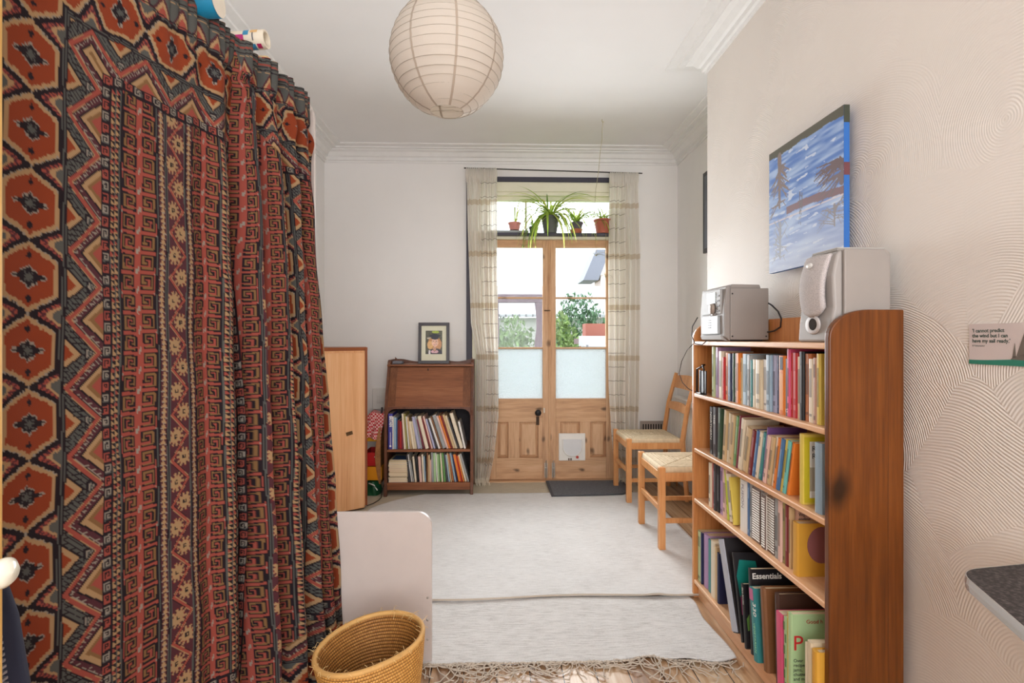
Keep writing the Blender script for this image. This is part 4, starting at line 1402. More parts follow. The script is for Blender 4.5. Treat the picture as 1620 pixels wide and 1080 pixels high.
text_mesh('cover_title', 'P', 0.062, plain((196, 40, 44), 0.5), b9, (0.005, -0.0008, 0.165), (R(90), 0, 0))
text_mesh('cover_title', 'Good h', 0.016, plain((176, 40, 40), 0.5), b9, (0.045, -0.0008, 0.243), (R(90), 0, 0))
text_mesh('cover_subtitle', 'Over\nrecipes\njams,\nchutneys\nand more', 0.0135, INK, b9, (0.007, -0.0008, 0.130), (R(90), 0, 0))
b10 = big('slim cream notebook between the preserves book and yellow books, bottom shelf', 1.519, .012, .225, .17, 'cream', 0, 0.872)
b11 = big('cream and yellow spined tall book second from the near end, bottom shelf', 1.497, .020, .238, .18, 'beige', 0, 0.870)
b12 = big('yellow hardback at the near end of the bottom shelf', 1.467, .027, .228, .19, 'ochre', 0, 0.868, False)

# ================================================================== hi-fi on the bookcase
SILV = plain((152, 144, 138), 0.5, 0.0)
LSILV = plain((168, 166, 164), 0.5, 0.0)
st = thing('stereo', 'silver mini hi-fi system with round dial at the far end of the bookcase top', 'stereo', (0.90, 2.14, 1.1555))
W_, D_, H_ = 0.255, 0.175, 0.222    # along Y, along X, height
MB().box(0.022, D_, 0, W_, 0.006, H_ - 0.012).build('casing', SILV, st, bevel=0.003)
m = MB(); m.prism([(0.022, H_ - 0.012), (0.145, H_ - 0.012), (0.140, H_ + 0.002), (0.030, H_ + 0.004)], 'y', 0.004, W_ - 0.004)
m.build('top_lid', SILV, st, bevel=0.002)
m = MB(); m.prism([(0.0, 0.018), (0.022, 0.0), (0.022, H_), (0.006, H_ - 0.004), (-0.002, 0.12)], 'y', 0.0, W_)
m.build('front_fascia', plain((150, 143, 138), 0.5, 0.0), st, bevel=0.004)
MB().box(-0.006, 0.004, 0.03, W_ - 0.03, 0.11, H_ - 0.012).build('control_panel', LSILV, st, bevel=0.003)
MB().box(-0.0085, -0.005, 0.075, 0.165, 0.155, 0.20).build('display', plain((150, 160, 158), 0.15), st, bevel=0.001)
m = MB(); m.lathe([(0.0, 0.013), (0.018, 0.0125), (0.021, 0.009), (0.023, 0.0), (0.03, 0.0), (0.031, -0.004)], 28, M=Matrix.Rotation(R(-90), 4, 'Y'))
m.build('volume_dial', plain((164, 150, 140), 0.35, 0.3), st, loc=(-0.006, 0.105, 0.133), smooth=True)
m = MB()
for yy in (0.045, 0.06): 
    for zz in (0.12, 0.14, 0.16, 0.18): m.box(-0.009, -0.004, yy - 0.004, yy + 0.004, zz, zz + 0.006)
for a_ in np.linspace(R(20), R(340), 9): m.box(-0.009, -0.004, 0.105 + 0.038 * math.cos(a_) - 0.003, 0.105 + 0.038 * math.cos(a_) + 0.003, 0.133 + 0.034 * math.sin(a_) - 0.002, 0.133 + 0.034 * math.sin(a_) + 0.002)
m.build('buttons', plain((96, 90, 88), 0.4), st)
MB().box(-0.010, 0.002, 0.045, W_ - 0.04, 0.028, 0.104).build('cassette_door', plain((160, 164, 166), 0.35), st, bevel=0.004)
m = MB()
for i in range(4): m.box(-0.0115, -0.009, 0.115, 0.145, 0.055 + i * 0.010, 0.058 + i * 0.010)
m.build('door_print', plain((120, 120, 124), 0.5), st)
m = MB(); m.prism([(-0.004, 0.006), (0.022, 0.0), (0.022, 0.02), (-0.010, 0.024)], 'y', 0.02, W_ - 0.02); m.build('lower_lip', LSILV, st, bevel=0.002)
m = MB()
for x_, z_ in ((0.030, 0.02), (0.165, 0.02), (0.030, 0.188)): m.lathe([(0.0, -0.0012), (0.003, -0.001), (0.0034, 0)], 10, c=(x_, 0, z_), M=Matrix.Rotation(R(-90), 4, 'X'))
m.build('screws', plain((60, 56, 54), 0.4, 0.6), st)
MB().box(0.03, 0.16, 0.02, W_ - 0.02, 0.0, 0.007).build('feet', BLACK, st)
# cables
cb = thing('speaker_cable', 'black cable looping behind the stereo down onto the bookcase top', 'cable', (1.072, 2.14, 1.156))
m = MB(); m.tube([(0.0, -0.004, 0.15), (0.006, -0.02, 0.14), (0.009, -0.06, 0.115), (0.009, -0.085, 0.085), (0.008, -0.08, 0.055), (0.0, -0.05, 0.04), (-0.004, -0.006, 0.036)], 0.0032, 8)
m.build('cable', plain((46, 40, 42), 0.5), cb, smooth=True)
cb = thing('power_cable', 'thin dark wire hanging from stereo front down the bookcase side toward the radiator', 'cable', (0.89, 2.36, 1.16))
m = MB(); m.tube([(-0.006, 0.03, 0.10), (-0.022, 0.05, 0.06), (-0.022, 0.06, 0.02), (-0.018, 0.03, -0.016), (-0.012, -0.04, -0.020), (-0.006, -0.07, -0.004)], 0.0022, 6)
m.tube([(-0.018, 0.05, -0.016), (-0.006, 0.16, -0.045), (-0.012, 0.22, -0.10), (-0.014, 0.25, -0.16), (-0.015, 0.20, -0.20), (-0.012, 0.13, -0.222), (0.0, 0.114, -0.23), (0.01, 0.05, -0.232)], 0.0018, 6)
m.build('wire', plain((46, 40, 42), 0.5), cb, smooth=True)

sp = thing('loudspeaker', 'large silver loudspeaker with oval badge and curved grille nearest on the bookcase', 'speaker', (0.915, 1.475, 1.1555))
SW, SD, SHH = 0.175, 0.165, 0.256
# cabinet with shoulders
pc = [(0.036, 0.004), (SD, 0.004), (SD, SHH - 0.012), (SD - 0.012, SHH), (0.036, SHH)]
MB().prism(pc, 'y', 0, SW).build('cabinet', plain((152, 144, 138), 0.5), sp, bevel=0.004)
fp = [(0.0, 0.0), (0.036, 0.0), (0.036, SHH), (0.018, SHH - 0.012), (0.006, SHH * 0.72), (0.010, SHH * 0.38), (0.004, 0.06)]
MB().prism(fp, 'y', 0.006, SW - 0.006).build('front_baffle', plain((160, 154, 150), 0.45, 0.0), sp, bevel=0.008, seg=3)
# bowed fabric grille standing proud of the baffle
def mesh_mat():
    m, nt, b = newmat('grille_cloth')
    tc = N(nt, 'ShaderNodeTexCoord'); vo = N(nt, 'ShaderNodeTexVoronoi', i_Scale=420.0)
    nt.links.new(tc.outputs['Object'], vo.inputs['Vector'])
    rp = N(nt, 'ShaderNodeValToRGB'); rp.color_ramp.elements[0].color = lin((140, 132, 132)) + (1,); rp.color_ramp.elements[1].color = lin((196, 188, 186)) + (1,)
    rp.color_ramp.elements[1].position = 0.6
    nt.links.new(vo.outputs['Distance'], rp.inputs[0]); nt.links.new(rp.outputs[0], b.inputs['Base Color']); b.inputs['Roughness'].default_value = 0.8
    return m
gs = []
nzz = 16
for i in range(nzz + 1):
    v = i / nzz
    z = 0.075 + v * (SHH - 0.085)
    xx = -0.004 - 0.010 * math.sin(v * math.pi) + 0.014 * v ** 3
    hw = 0.058 * (1.0 if v > 0.16 else math.sqrt(max(0.05, 1 - (1 - v / 0.16) ** 2))) * (0.92 + 0.1 * v)
    gs.append((z, xx, hw))
vs = []; fs = []
nn_ = 10
for z, xx, hw in gs:
    for j in range(nn_ + 1):
        u = j / nn_ * 2 - 1
        vs.append((xx + 0.010 * u * u, SW / 2 + u * hw, z))
for i in range(nzz):
    for j in range(nn_):
        a_ = i * (nn_ + 1) + j
        fs.append((a_, a_ + 1, a_ + nn_ + 2, a_ + nn_ + 1))
m = MB(); m.add(vs, fs); gro = m.build('grille', mesh_mat(), sp, smooth=True)
sm = gro.modifiers.new('solid', 'SOLIDIFY'); sm.thickness = 0.012; sm.offset = 0
m = MB(); m.lathe([(0.0, 0.004), (0.013, 0.003), (0.016, 0.0)], 28, M=Matrix.Rotation(R(-90), 4, 'Y') @ Matrix.Diagonal((0.5, 1, 1, 1)))
m.build('badge', plain((224, 222, 218), 0.4), sp, loc=(-0.011, SW / 2, SHH * 0.86), smooth=True)
# bass port below the grille
m = MB(); m.lathe([(0.016, 0.0), (0.034, 0.004), (0.037, 0.0), (0.034, -0.002), (0.016, -0.004)], 28, M=Matrix.Rotation(R(-90), 4, 'Y') @ Matrix.Diagonal((0.75, 1, 1, 1)))
m.build('port_ring', plain((196, 190, 188), 0.45, 0.0), sp, loc=(0.0, SW / 2, 0.050), smooth=True)
m = MB(); m.lathe([(0.0, 0.003), (0.017, 0.003), (0.018, 0.0)], 24, M=Matrix.Rotation(R(-90), 4, 'Y'))
m.build('bass_port', plain((52, 44, 38), 0.8, spec=0.1), sp, loc=(0.0, SW / 2, 0.052))
MB().box(0.03, 0.075, 0.01, 0.04, -0.0005, 0.004).build('foot', BLACK, sp)
pb = thing('plastic_case', 'slim pale grey plastic case lying flat on top of the loudspeaker', 'case', (0.955, 1.515, 1.1555 + SHH + 0.001))
MB().box(0.0, 0.142, 0.0, 0.125, 0.0, 0.005).build('case_base', plain((160, 154, 148), 0.5), pb, bevel=0.002)
MB().box(0.001, 0.141, 0.001, 0.124, 0.005, 0.010).build('case_lid', plain((178, 172, 166), 0.5), pb, bevel=0.003)

# ================================================================== blue painting on the combed wall
CVY0, CVY1, CVZ0, CVZ1 = 1.694, 2.165, 1.425, 1.90
cv = thing('painting', 'blue unframed canvas painting of bare trees by water on the right wall', 'painting', (1.09, CVY0, CVZ0))
nu_, nv_ = 190, 190
u, v = np.meshgrid(np.linspace(0, 1, nu_), np.linspace(0, 1, nv_), indexing='ij')   # u: 0 near edge -> 1 far edge ; v: up
rg = np.random.RandomState(4)
def lc(c): return np.array(lin(c))
img = np.zeros((nu_, nv_, 3)) + lc((120, 152, 206))
def noise(u, v, fu, fv, seed):
    r = np.random.RandomState(seed); g = r.rand(64, 64)
    x = (u * fu) % 63; y = (v * fv) % 63
    xi = x.astype(int); yi = y.astype(int); fx = x - xi; fy = y - yi
    return (g[xi, yi] * (1 - fx) * (1 - fy) + g[xi + 1, yi] * fx * (1 - fy) + g[xi, yi + 1] * (1 - fx) * fy + g[xi + 1, yi + 1] * fx * fy)
st_ = noise(u + v * 0.12, v, 7, 60, 1) * 0.6 + noise(u, v + u * 0.1, 4, 38, 2) * 0.4
k_ = np.clip((st_ - 0.35) / 0.4, 0, 1)[..., None]
img = lc((98, 134, 200)) * (1 - k_) + lc((172, 196, 230)) * k_
wh = (noise(u * 1.0, v + u * 0.08, 9, 62, 7) > 0.80)
img[wh] = lc((204, 216, 236))
fade = np.clip((0.5 - v) / 0.5, 0, 1)[..., None] * 0.7
img = img * (1 - fade) + lc((206, 214, 230)) * fade
# far bank, reflections
bank = np.abs(v - (0.44 + 0.03 * np.sin(u * 3))) < 0.022 + 0.012 * noise(u, v, 20, 3, 5)
img[bank & (u < 0.72)] = lc((136, 112, 118)); img[(np.abs(v - 0.41) < 0.007)] = lc((214, 206, 214))
img[(v > 0.925 + 0.03 * noise(u, v, 12, 4, 9))] = lc((98, 96, 84))
def stroke(p, q, w, c):
    d = np.array([q[0] - p[0], q[1] - p[1]]); L2 = (d ** 2).sum()
    t_ = np.clip(((u - p[0]) * d[0] + (v - p[1]) * d[1]) / L2, 0, 1)
    dist = np.hypot(u - p[0] - t_ * d[0], v - p[1] - t_ * d[1])
    img[dist < w * (1 - 0.55 * t_)] = lc(c)
rr_ = random.Random(8)
def tree(x, y0, y1, w, c, spread, nb, down=False):
    stroke((x, y0), (x, y1), w, c)
    for i in range(nb):
        f_ = rr_.uniform(0.1, 1)
        yy = y0 + (y1 - y0) * f_
        sx = rr_.choice((-1, 1)) * rr_.uniform(0.3, 1) * spread
        sy = rr_.uniform(-0.16, 0.02) if not down else rr_.uniform(-0.02, 0.14)
        stroke((x, yy), (x + sx, yy + sy), w * 0.3, c)
        stroke((x + sx * 0.6, yy + sy * 0.6), (x + sx * 1.1, yy + sy * 0.5 - 0.05), w * 0.18, c)
tree(0.83, 0.93, 0.52, 0.030, (138, 124, 120), 0.16, 22)
tree(0.04, 0.62, 0.66, 0.030, (118, 102, 104), 0.28, 26)
tree(0.02, 0.50, 0.60, 0.026, (126, 114, 118), 0.26, 16)
tree(0.53, 0.56, 0.42, 0.007, (120, 116, 120), 0.03, 6); tree(0.50, 0.55, 0.43, 0.006, (120, 116, 120), 0.03, 5)
tree(0.82, 0.38, 0.10, 0.020, (160, 164, 176), 0.12, 18, True)
tree(0.10, 0.36, 0.22, 0.014, (150, 146, 150), 0.2, 18, True)
PAINT = attr_mat('canvas_paint', 0.55, 0.3)
Pc = np.stack([np.full(u.shape, -0.0006), u * (CVY1 - CVY0), v * (CVZ1 - CVZ0)], -1)
grid_mesh('painted_face', Pc, img, PAINT, cv, smooth=False)
MB().box(0.0, 0.018, 0, CVY1 - CVY0, 0, CVZ1 - CVZ0).build('stretcher', plain((48, 106, 182), 0.6), cv)
MB().box(0.0, 0.0185, -0.0006, 0.0, CVZ1 - CVZ0 - 0.055, CVZ1 - CVZ0).build('painted_edge', plain((66, 70, 58), 0.6), cv)
MB().box(0.0, 0.0185, -0.0006, 0.0, 0.255, 0.295).build('painted_edge', plain((112, 66, 70), 0.6), cv)

# ------------------------------------------------------------------ quotation card
qc = thing('quotation_card', 'pale card with printed quotation and green stripe pinned on the right wall', 'card', (BX - 0.002, 1.279, 1.106))
CW = 0.25
MB().box(-0.0012, 0.0, -CW, 0, 0.0, 0.094).build('card_sheet', plain((206, 192, 188), 0.6), qc)
nb_ = 20
pg_ = [(-CW, 0.0)] + [(-CW * (1 - i / nb_), 0.013 + 0.003 * math.sin(i / nb_ * 5) ) for i in range(nb_ + 1)] + [(0, 0.0)]
m = MB(); m.prism(pg_, 'x', -0.0018, -0.0012); m.build('green_stripe', plain((50, 128, 108), 0.6), qc)
TXT = plain((66, 84, 78), 0.6)
text_mesh('printed_quotation', "'I cannot predict\nthe wind but I can\nhave my sail ready.'", 0.0118, TXT, qc, (-0.0015, -0.009, 0.0745), (R(90), 0, R(-90)), extrude=0.0001, bold=0.0003, xscale=1.05)
text_mesh('printed_signature', "E F Schumacher", 0.0052, TXT, qc, (-0.0015, -0.009, 0.0415), (R(90), 0, R(-90)), extrude=0.0001)
m = MB()
m.prism([(-0.106, 0.014), (-0.16, 0.012), (-0.168, 0.03), (-0.112, 0.02)], 'x', -0.0019, -0.0012)
m.prism([(-0.110, 0.018), (-0.116, 0.05), (-0.119, 0.020)], 'x', -0.0019, -0.0012)
m.prism([(-0.12, 0.022), (-0.142, 0.085), (-0.15, 0.024)], 'x', -0.0019, -0.0012)
m.build('printed_boat', plain((110, 102, 94), 0.6), qc)

# ------------------------------------------------------------------ dark table corner at the right edge
tb = thing('table', 'dark speckled tabletop corner with metal edging at the right of the picture', 'table', (0.854, 0.965, 0.0))
dirA = Vector((0.985, 0.16, 0)).normalized()    # far edge
dirB = Vector((-0.335, -0.94, 0)).normalized()  # near-left edge
c0 = Vector((-0.004, 0.022, 0))
pA = c0 + dirA * 0.26; pB = c0 + dirB * 0.9; pC = pB + dirA * 0.30
rad = 0.045
arc_ = []
for i in range(9):
    t_ = i / 8
    p = (c0 + dirB * rad) * (1 - t_) ** 2 + c0 * 2 * t_ * (1 - t_) + (c0 + dirA * rad) * t_ ** 2
    arc_.append((p.x, p.y))
poly_ = [(pB.x, pB.y)] + arc_ + [(pA.x, pA.y), (pC.x, pC.y)]
def speck():
    m, nt, b = newmat('speckled_laminate')
    tc = N(nt, 'ShaderNodeTexCoord'); nz = N(nt, 'ShaderNodeTexNoise', i_Scale=160.0, i_Detail=3.0)
    rp = N(nt, 'ShaderNodeValToRGB'); rp.color_ramp.elements[0].position = 0.45; rp.color_ramp.elements[0].color = lin((46, 42, 42)) + (1,)
    rp.color_ramp.elements[1].position = 0.75; rp.color_ramp.elements[1].color = lin((96, 88, 86)) + (1,)
    nt.links.new(tc.outputs['Object'], nz.inputs['Vector']); nt.links.new(nz.outputs[0], rp.inputs[0]); nt.links.new(rp.outputs[0], b.inputs['Base Color'])
    b.inputs['Roughness'].default_value = 0.55
    b.inputs['Specular IOR Level'].default_value = 0.2
    return m
MB().prism(poly_, 'z', 0.722, 0.7395).build('tabletop', speck(), tb)
m = MB(); ep = [(p[0], p[1], 0.729) for p in poly_[:-1]]
# flat aluminium edging
vs = []; fs = []
for i, p in enumerate(poly_[:-1]):
    cxx = Vector((p[0], p[1], 0)); ctr = Vector((0.14, -0.4, 0)); o_ = (cxx - ctr).normalized() * 0.0015
    vs += [(p[0] + o_.x, p[1] + o_.y, 0.718), (p[0] + o_.x * 2, p[1] + o_.y * 2, 0.729), (p[0] + o_.x, p[1] + o_.y, 0.7402)]
for i in range(len(poly_) - 2):
    fs += [(3 * i, 3 * i + 1, 3 * i + 4, 3 * i + 3), (3 * i + 1, 3 * i + 2, 3 * i + 5, 3 * i + 4)]
m.add(vs, fs); ed = m.build('metal_edging', plain((196, 194, 192), 0.25, 0.8), tb)
sm = ed.modifiers.new('solid', 'SOLIDIFY'); sm.thickness = 0.0015
m = MB(); m.tube([(0.10, -0.2, 0), (0.10, -0.2, 0.722)], 0.02, 12); m.tube([(0.05, -0.75, 0), (0.05, -0.75, 0.722)], 0.02, 12)
m.build('table_leg', METAL, tb)
# ================================================================== dark oak bureau by the back wall
BU = thing('bureau', 'dark oak bureau bookcase with sloping fall front against the back wall', 'bureau', (-0.826, 4.06, 0))
BUW = 0.655; BUD = 0.37
sp_ = [(0, 0), (0.045, 0), (0.06, 0.055), (BUD - 0.05, 0.055), (BUD - 0.035, 0), (BUD, 0), (BUD, 1.005), (0.17, 1.005), (0.15, 0.985), (0.145, 0.955), (0.02, 0.645), (0.03, 0.60), (0.012, 0.56), (0.012, 0.1)]
for x in (0, BUW - 0.022):
    MB().prism(sp_, 'x', x, x + 0.022).build('side_panel', OAK, BU, bevel=0.003)
def fall(z):  # y of sloping front at height z
    return 0.02 + (z - 0.645) / (0.955 - 0.645) * 0.125
m = MB()
m.prism([(fall(0.66) , 0.66), (fall(0.66) + 0.018, 0.66), (fall(0.955) + 0.018, 0.952), (fall(0.955), 0.952)], 'x', 0.022, BUW - 0.022)
m.build('fall_front', OAK_H, BU, bevel=0.002)
for x0_, x1_ in ((0.024, 0.078), (BUW - 0.078, BUW - 0.024)):
    m = MB(); m.prism([(fall(0.665) - 0.002, 0.665), (fall(0.665), 0.665), (fall(0.95), 0.95), (fall(0.95) - 0.002, 0.95)], 'x', x0_, x1_)
    m.build('clamp_board', wood('oak_clamp', (90, 52, 30), (116, 70, 42), (136, 88, 54), scale=34, rough=0.4), BU)
m = MB(); m.prism([(fall(0.93) - 0.004, 0.925), (fall(0.93), 0.925), (fall(0.94), 0.94), (fall(0.94) - 0.004, 0.94)], 'x', 0.305, 0.312)
m.build('keyhole', plain((24, 18, 16), 0.5), BU)
MB().box(0.0, BUW, 0.13, BUD, 0.957, 0.972).build('top_board', OAK_H, BU, bevel=0.003)
# scalloped gallery at the back of the top
gp = [(0.02, 0.972)] + [(0.02 + (BUW - 0.04) * i / 40, 0.996 + 0.010 * math.cos(i / 40 * 2 * math.pi * 2 - 0.6) + (0.016 if i in (0, 40) else 0)) for i in range(41)] + [(BUW - 0.02, 0.972)]
MB().prism(gp, 'y', BUD - 0.02, BUD - 0.005).build('gallery', OAK, BU)
# arched apron beneath the flap
ap = [(0.022, 0.662), (0.022, 0.60), (0.032, 0.625), (0.055, 0.643), (0.08, 0.648), (BUW - 0.08, 0.648), (BUW - 0.055, 0.643), (BUW - 0.032, 0.625), (BUW - 0.022, 0.60), (BUW - 0.022, 0.662)]
MB().prism(ap, 'y', 0.024, 0.040).build('apron', OAK, BU)
MB().box(0.022, BUW - 0.022, 0.03, BUD - 0.01, 0.662, 0.674).build('writing_bed', OAK_H, BU)
for z in (0.350, 0.105):
    MB().box(0.022, BUW - 0.022, 0.012, BUD - 0.005, z - 0.018, z).build('shelf', OAK_H, BU, bevel=0.002)
MB().box(0.022, BUW - 0.022, 0.02, 0.036, 0.050, 0.086).build('plinth_rail', OAK_H, BU)
MB().box(0.022, BUW - 0.022, BUD - 0.012, BUD - 0.004, 0.06, 0.96).build('back_panel', plain((54, 48, 52), 0.7), BU)


def mag_row(where, x_start, y0, Z, items, depth=0.2, tk=1.0):
    """spines face the room; x runs to the right"""
    cols = [it[3] for it in items]
    labs = row_labels(cols, [it[5] for it in items], where, ['book'] * len(items))
    x = x_start
    res = []
    for it, lab in zip(items, labs):
        gap, t, h, col, th, exw, op = it
        x += gap
        t = t * (1.0 if gap == 0 else tk)
        w = t / math.cos(R(abs(th))) if th < 0 else t
        x1 = x + w
        op = dict(op or {})
        op.setdefault('band', [])
        # lean to the left: theta negative
        rt = book(lab, (x1, y0 + rnd.uniform(-0.003, 0.008), Z), t, h, depth + rnd.uniform(-0.01, 0.01), col, th, 'y', group='books on the ' + where, **op)
        res.append(rt)
        x = x1
    return res


WU = 'upper shelf of oak bureau'
up = []
spec = [('violet-blue', .032, .262, 0, 'thick tall'), ('white', .006, .240, 0, 'slim'), ('pale blue', .012, .235, 0, ''), ('blue', .006, .228, 0, 'slim'), ('dark red', .012, .212, 0, ''), ('red', .008, .205, 0, 'slim'), ('maroon', .010, .212, 0, ''),
        ('cream', .010, .262, -4, ''), ('olive', .008, .262, -4, 'slim'), ('white', .008, .240, -5, ''), ('tan', .008, .238, -6, 'slim'), ('cream', .013, .205, -9, 'short'), ('beige', .009, .205, -9, 'short'),
        ('lavender', .016, .240, -11, ''), ('grey', .009, .245, -11, 'tall'), ('maroon', .008, .225, -13, ''), ('cream', .018, .248, -14, 'thick'), ('dark red', .009, .235, -15, ''), ('pale pink', .008, .250, -15, ''), ('lavender', .010, .228, -16, ''),
        ('charcoal', .008, .232, -17, 'slim'), ('white', .010, .238, -18, ''), ('brown', .009, .248, -18, ''), ('grey', .020, .258, -18, 'thick'), ('pale pink', .010, .255, -18, ''), ('orange', .010, .255, -18, ''), ('dark red', .009, .255, -18, 'slim'),
        ('tan', .012, .262, -18, ''), ('beige', .010, .255, -18, 'tall'), ('charcoal', .008, .24, -18, ''), ('cream', .018, .272, -17, 'tall'), ('white', .010, .205, -13, 'short')]
items = []
for i, (c, t, h, th, e) in enumerate(spec):
    g = 0.0006
    if i > 0 and spec[i - 1][3] != th: g = 0.004
    items.append((g, t, h, c, th, e, None))
items[0] = (0,) + items[0][1:]
bu_up = mag_row(WU, -0.800, 4.088, 0.350, items, 0.2, 1.45)
text_mesh('spine_lettering', 'BRITAIN', 0.030, WHITEINK, bu_up[0], (-0.0008, 0.021, 0.245), (R(90), R(90), R(-90)), bold=0.0012, xscale=0.72)
MB().box(-0.0008, 0.0, 0.013, 0.016, 0.03, 0.125).build('spine_line', WHITEINK, bu_up[0])
m = MB(); m.lathe([(0.0, 0.001), (0.007, 0.001), (0.0075, 0.0)], 16, M=Matrix.Rotation(R(-90), 4, 'Y')); m.build('spine_emblem', WHITEINK, bu_up[0], loc=(0, 0.015, 0.022))
WL = 'lower shelf of oak bureau'
spec = [('charcoal', .010, .205, -6, ''), ('white', .006, .205, -8, 'slim'), ('grey', .008, .16, -10, 'short'), ('cream', .010, .190, -6, ''), ('black', .010, .20, -5, ''), ('pale pink', .014, .190, -4, ''), ('cream', .010, .205, -3, 'tall'), ('grey-blue', .007, .19, -3, 'slim'),
        ('brown', .008, .215, 0, 'tall'), ('tan', .010, .20, 0, ''), ('pale pink', .008, .165, 0, 'short'), ('grey', .010, .22, -2, ''), ('light green', .012, .215, -2, ''), ('white', .006, .215, -3, 'slim'), ('light green', .010, .205, -3, ''), ('green', .008, .205, -4, ''),
        ('cream', .008, .215, -4, ''), ('green', .012, .215, -5, 'thick'), ('dark grey', .008, .21, -6, ''), ('pale blue', .008, .20, -7, ''), ('tan', .007, .215, -8, 'slim'), ('brown-orange', .008, .208, -9, ''), ('grey-blue', .010, .215, -10, ''),
        ('navy', .008, .20, -10, 'slim'), ('orange', .014, .205, -12, 'thick'), ('red', .006, .20, -12, 'slim'), ('orange', .008, .195, -13, ''), ('cream', .010, .205, -15, ''), ('grey', .010, .215, -16, '')]
items = []
for i, (c, t, h, th, e) in enumerate(spec):
    g = 0.0006
    if i > 0 and spec[i - 1][3] != th: g = 0.004
    items.append((g, t, h, c, th, e, None))
mag_row(WL, -0.648, 4.088, 0.105, items, 0.19, 1.36)
# flat stack of magazines on the lower shelf
ms = [('white', 'lowest'), ('beige', 'second lowest'), ('black', 'third from the bottom'), ('cream', 'fourth from the bottom'), ('tan', 'fifth from the bottom'), ('pale pink', 'sixth from the bottom'), ('cream', 'fifth from the top'), ('beige', 'fourth from the top'), ('white', 'third from the top'), ('olive', 'second from the top')]
z = 0.1055
for i, (c, w) in enumerate(ms):
    t = (0.022, 0.015, 0.010, 0.020, 0.015, 0.017, 0.013, 0.015, 0.015, 0.010)[i]
    o = thing('magazine', '%s magazine, %s in the flat stack on the lower bureau shelf' % (c, w), 'magazine', (-0.797 + rnd.uniform(0, 0.006), 4.085 + rnd.uniform(0, 0.01), z), (0, 0, R(rnd.uniform(-1.5, 1.5))), 'magazines in the flat stack')
    m = MB(); m.prism([(0, 0), (0.006, -0.0), (0.140, 0), (0.140, 0.0012), (0.004, 0.0012), (0.004, t - 0.0012), (0.140, t - 0.0012), (0.140, t), (0.0, t)], 'y', 0, 0.20)
    m.build('cover', plain(CN[c], 0.35), o)
    MB().box(0.004, 0.137, 0.001, 0.199, 0.0012, t - 0.0012).build('pages', PAGES, o)
    z += t + 0.0006
o = thing('magazine', 'topmost magazine with blue picture cover on the flat stack in the bureau', 'magazine', (-0.79, 4.095, z), (0, 0, R(-3)), 'magazines in the flat stack')
MB().box(0, 0.14, 0, 0.20, 0, 0.006).build('pages', PAGES, o); MB().box(0, 0.14, 0, 0.20, 0.006, 0.007).build('cover', plain((206, 190, 150), 0.3), o)
MB().box(0.015, 0.125, 0.015, 0.15, 0.007, 0.0075).build('cover_picture', plain((66, 98, 140), 0.3), o)

# framed photograph on the bureau
pf = thing('picture_frame', 'black framed graduation photograph in cream mount standing on the bureau', 'picture frame', (-0.602, 4.262, 0.974), (R(-4), 0, 0))
FW, FH = 0.240, 0.318
m = MB(); e_ = 0.024
m.box(0, FW, -0.012, 0.008, 0, e_); m.box(0, FW, -0.012, 0.008, FH - e_, FH); m.box(0, e_, -0.012, 0.008, e_, FH - e_); m.box(FW - e_, FW, -0.012, 0.008, e_, FH - e_)
m.build('frame', plain((66, 62, 66), 0.35), pf, bevel=0.002)
MB().box(e_, FW - e_, -0.002, 0.004, e_, FH - e_).build('mount', plain((226, 224, 200), 0.7), pf)
nu_, nv_ = 84, 120
u, v = np.meshgrid(np.linspace(-1, 1, nu_), np.linspace(-1.42, 1.42, nv_), indexing='ij')
img = np.zeros((nu_, nv_, 3)) + lc((84, 84, 66))
nzp = noise((u + 1) * 0.5, (v + 1.5) * 0.3, 18, 22, 3)
img = img * (0.6 + 0.9 * nzp[..., None])
def ell(cx, cy, rx, ry, c, cond=None):
    k = ((u - cx) / rx) ** 2 + ((v - cy) / ry) ** 2 < 1 + 0.25 * (nzp - 0.5)
    if cond is not None: k = k & cond
    img[k] = lc(c)
ell(0.2, 1.25, 0.45, 0.16, (170, 186, 70)); ell(-0.55, 0.5, 0.3, 0.1, (200, 190, 170))
ell(0.08, -0.15, 0.84, 0.86, (196, 142, 88))      # hair
ell(-0.45, -0.35, 0.34, 0.5, (224, 178, 116)); ell(0.62, -0.3, 0.3, 0.55, (206, 150, 104))
ell(0.12, -1.45, 0.95, 0.72, (52, 46, 56))        # gown
img[(np.abs(u - 0.1) + (v + 1.55) * 0.9 < 0.85) & (v < -0.72) & (v > -1.3) & (np.abs(np.abs(u - 0.1) - (v + 1.35) * 1.1) < 0.24)] = lc((224, 178, 184))
ell(0.1, -0.78, 0.18, 0.28, (206, 158, 132))      # neck
ell(0.12, 0.02, 0.40, 0.56, (232, 190, 164))      # face
ell(-0.04, 0.14, 0.07, 0.05, (128, 92, 78)); ell(0.30, 0.14, 0.07, 0.05, (128, 92, 78))
ell(0.13, -0.02, 0.06, 0.12, (216, 164, 138)); ell(0.12, -0.25, 0.15, 0.055, (196, 90, 84)); ell(0.12, -0.235, 0.11, 0.025, (240, 232, 224))
ell(0.12, 0.56, 0.46, 0.22, (38, 40, 54))         # cap band
img[(np.abs(u - 0.12) * 0.38 + np.abs(v - 0.80) < 0.30)] = lc((34, 36, 50))
img[(u < -0.4) & (u > -0.62) & (v < -0.95)] = lc((232, 226, 224))
img = img * (0.78 + 0.44 * noise((u + 1) * 0.5, (v + 1.5) * 0.3, 30, 40, 12))[..., None]
for _k in range(2):
    img[1:-1, 1:-1] = (img[1:-1, 1:-1] * 2 + img[2:, 1:-1] + img[:-2, 1:-1] + img[1:-1, 2:] + img[1:-1, :-2]) / 6
Pp = np.stack([0.12 + u * 0.064, np.full(u.shape, -0.003), FH / 2 + 0.006 + v * 0.064], -1)
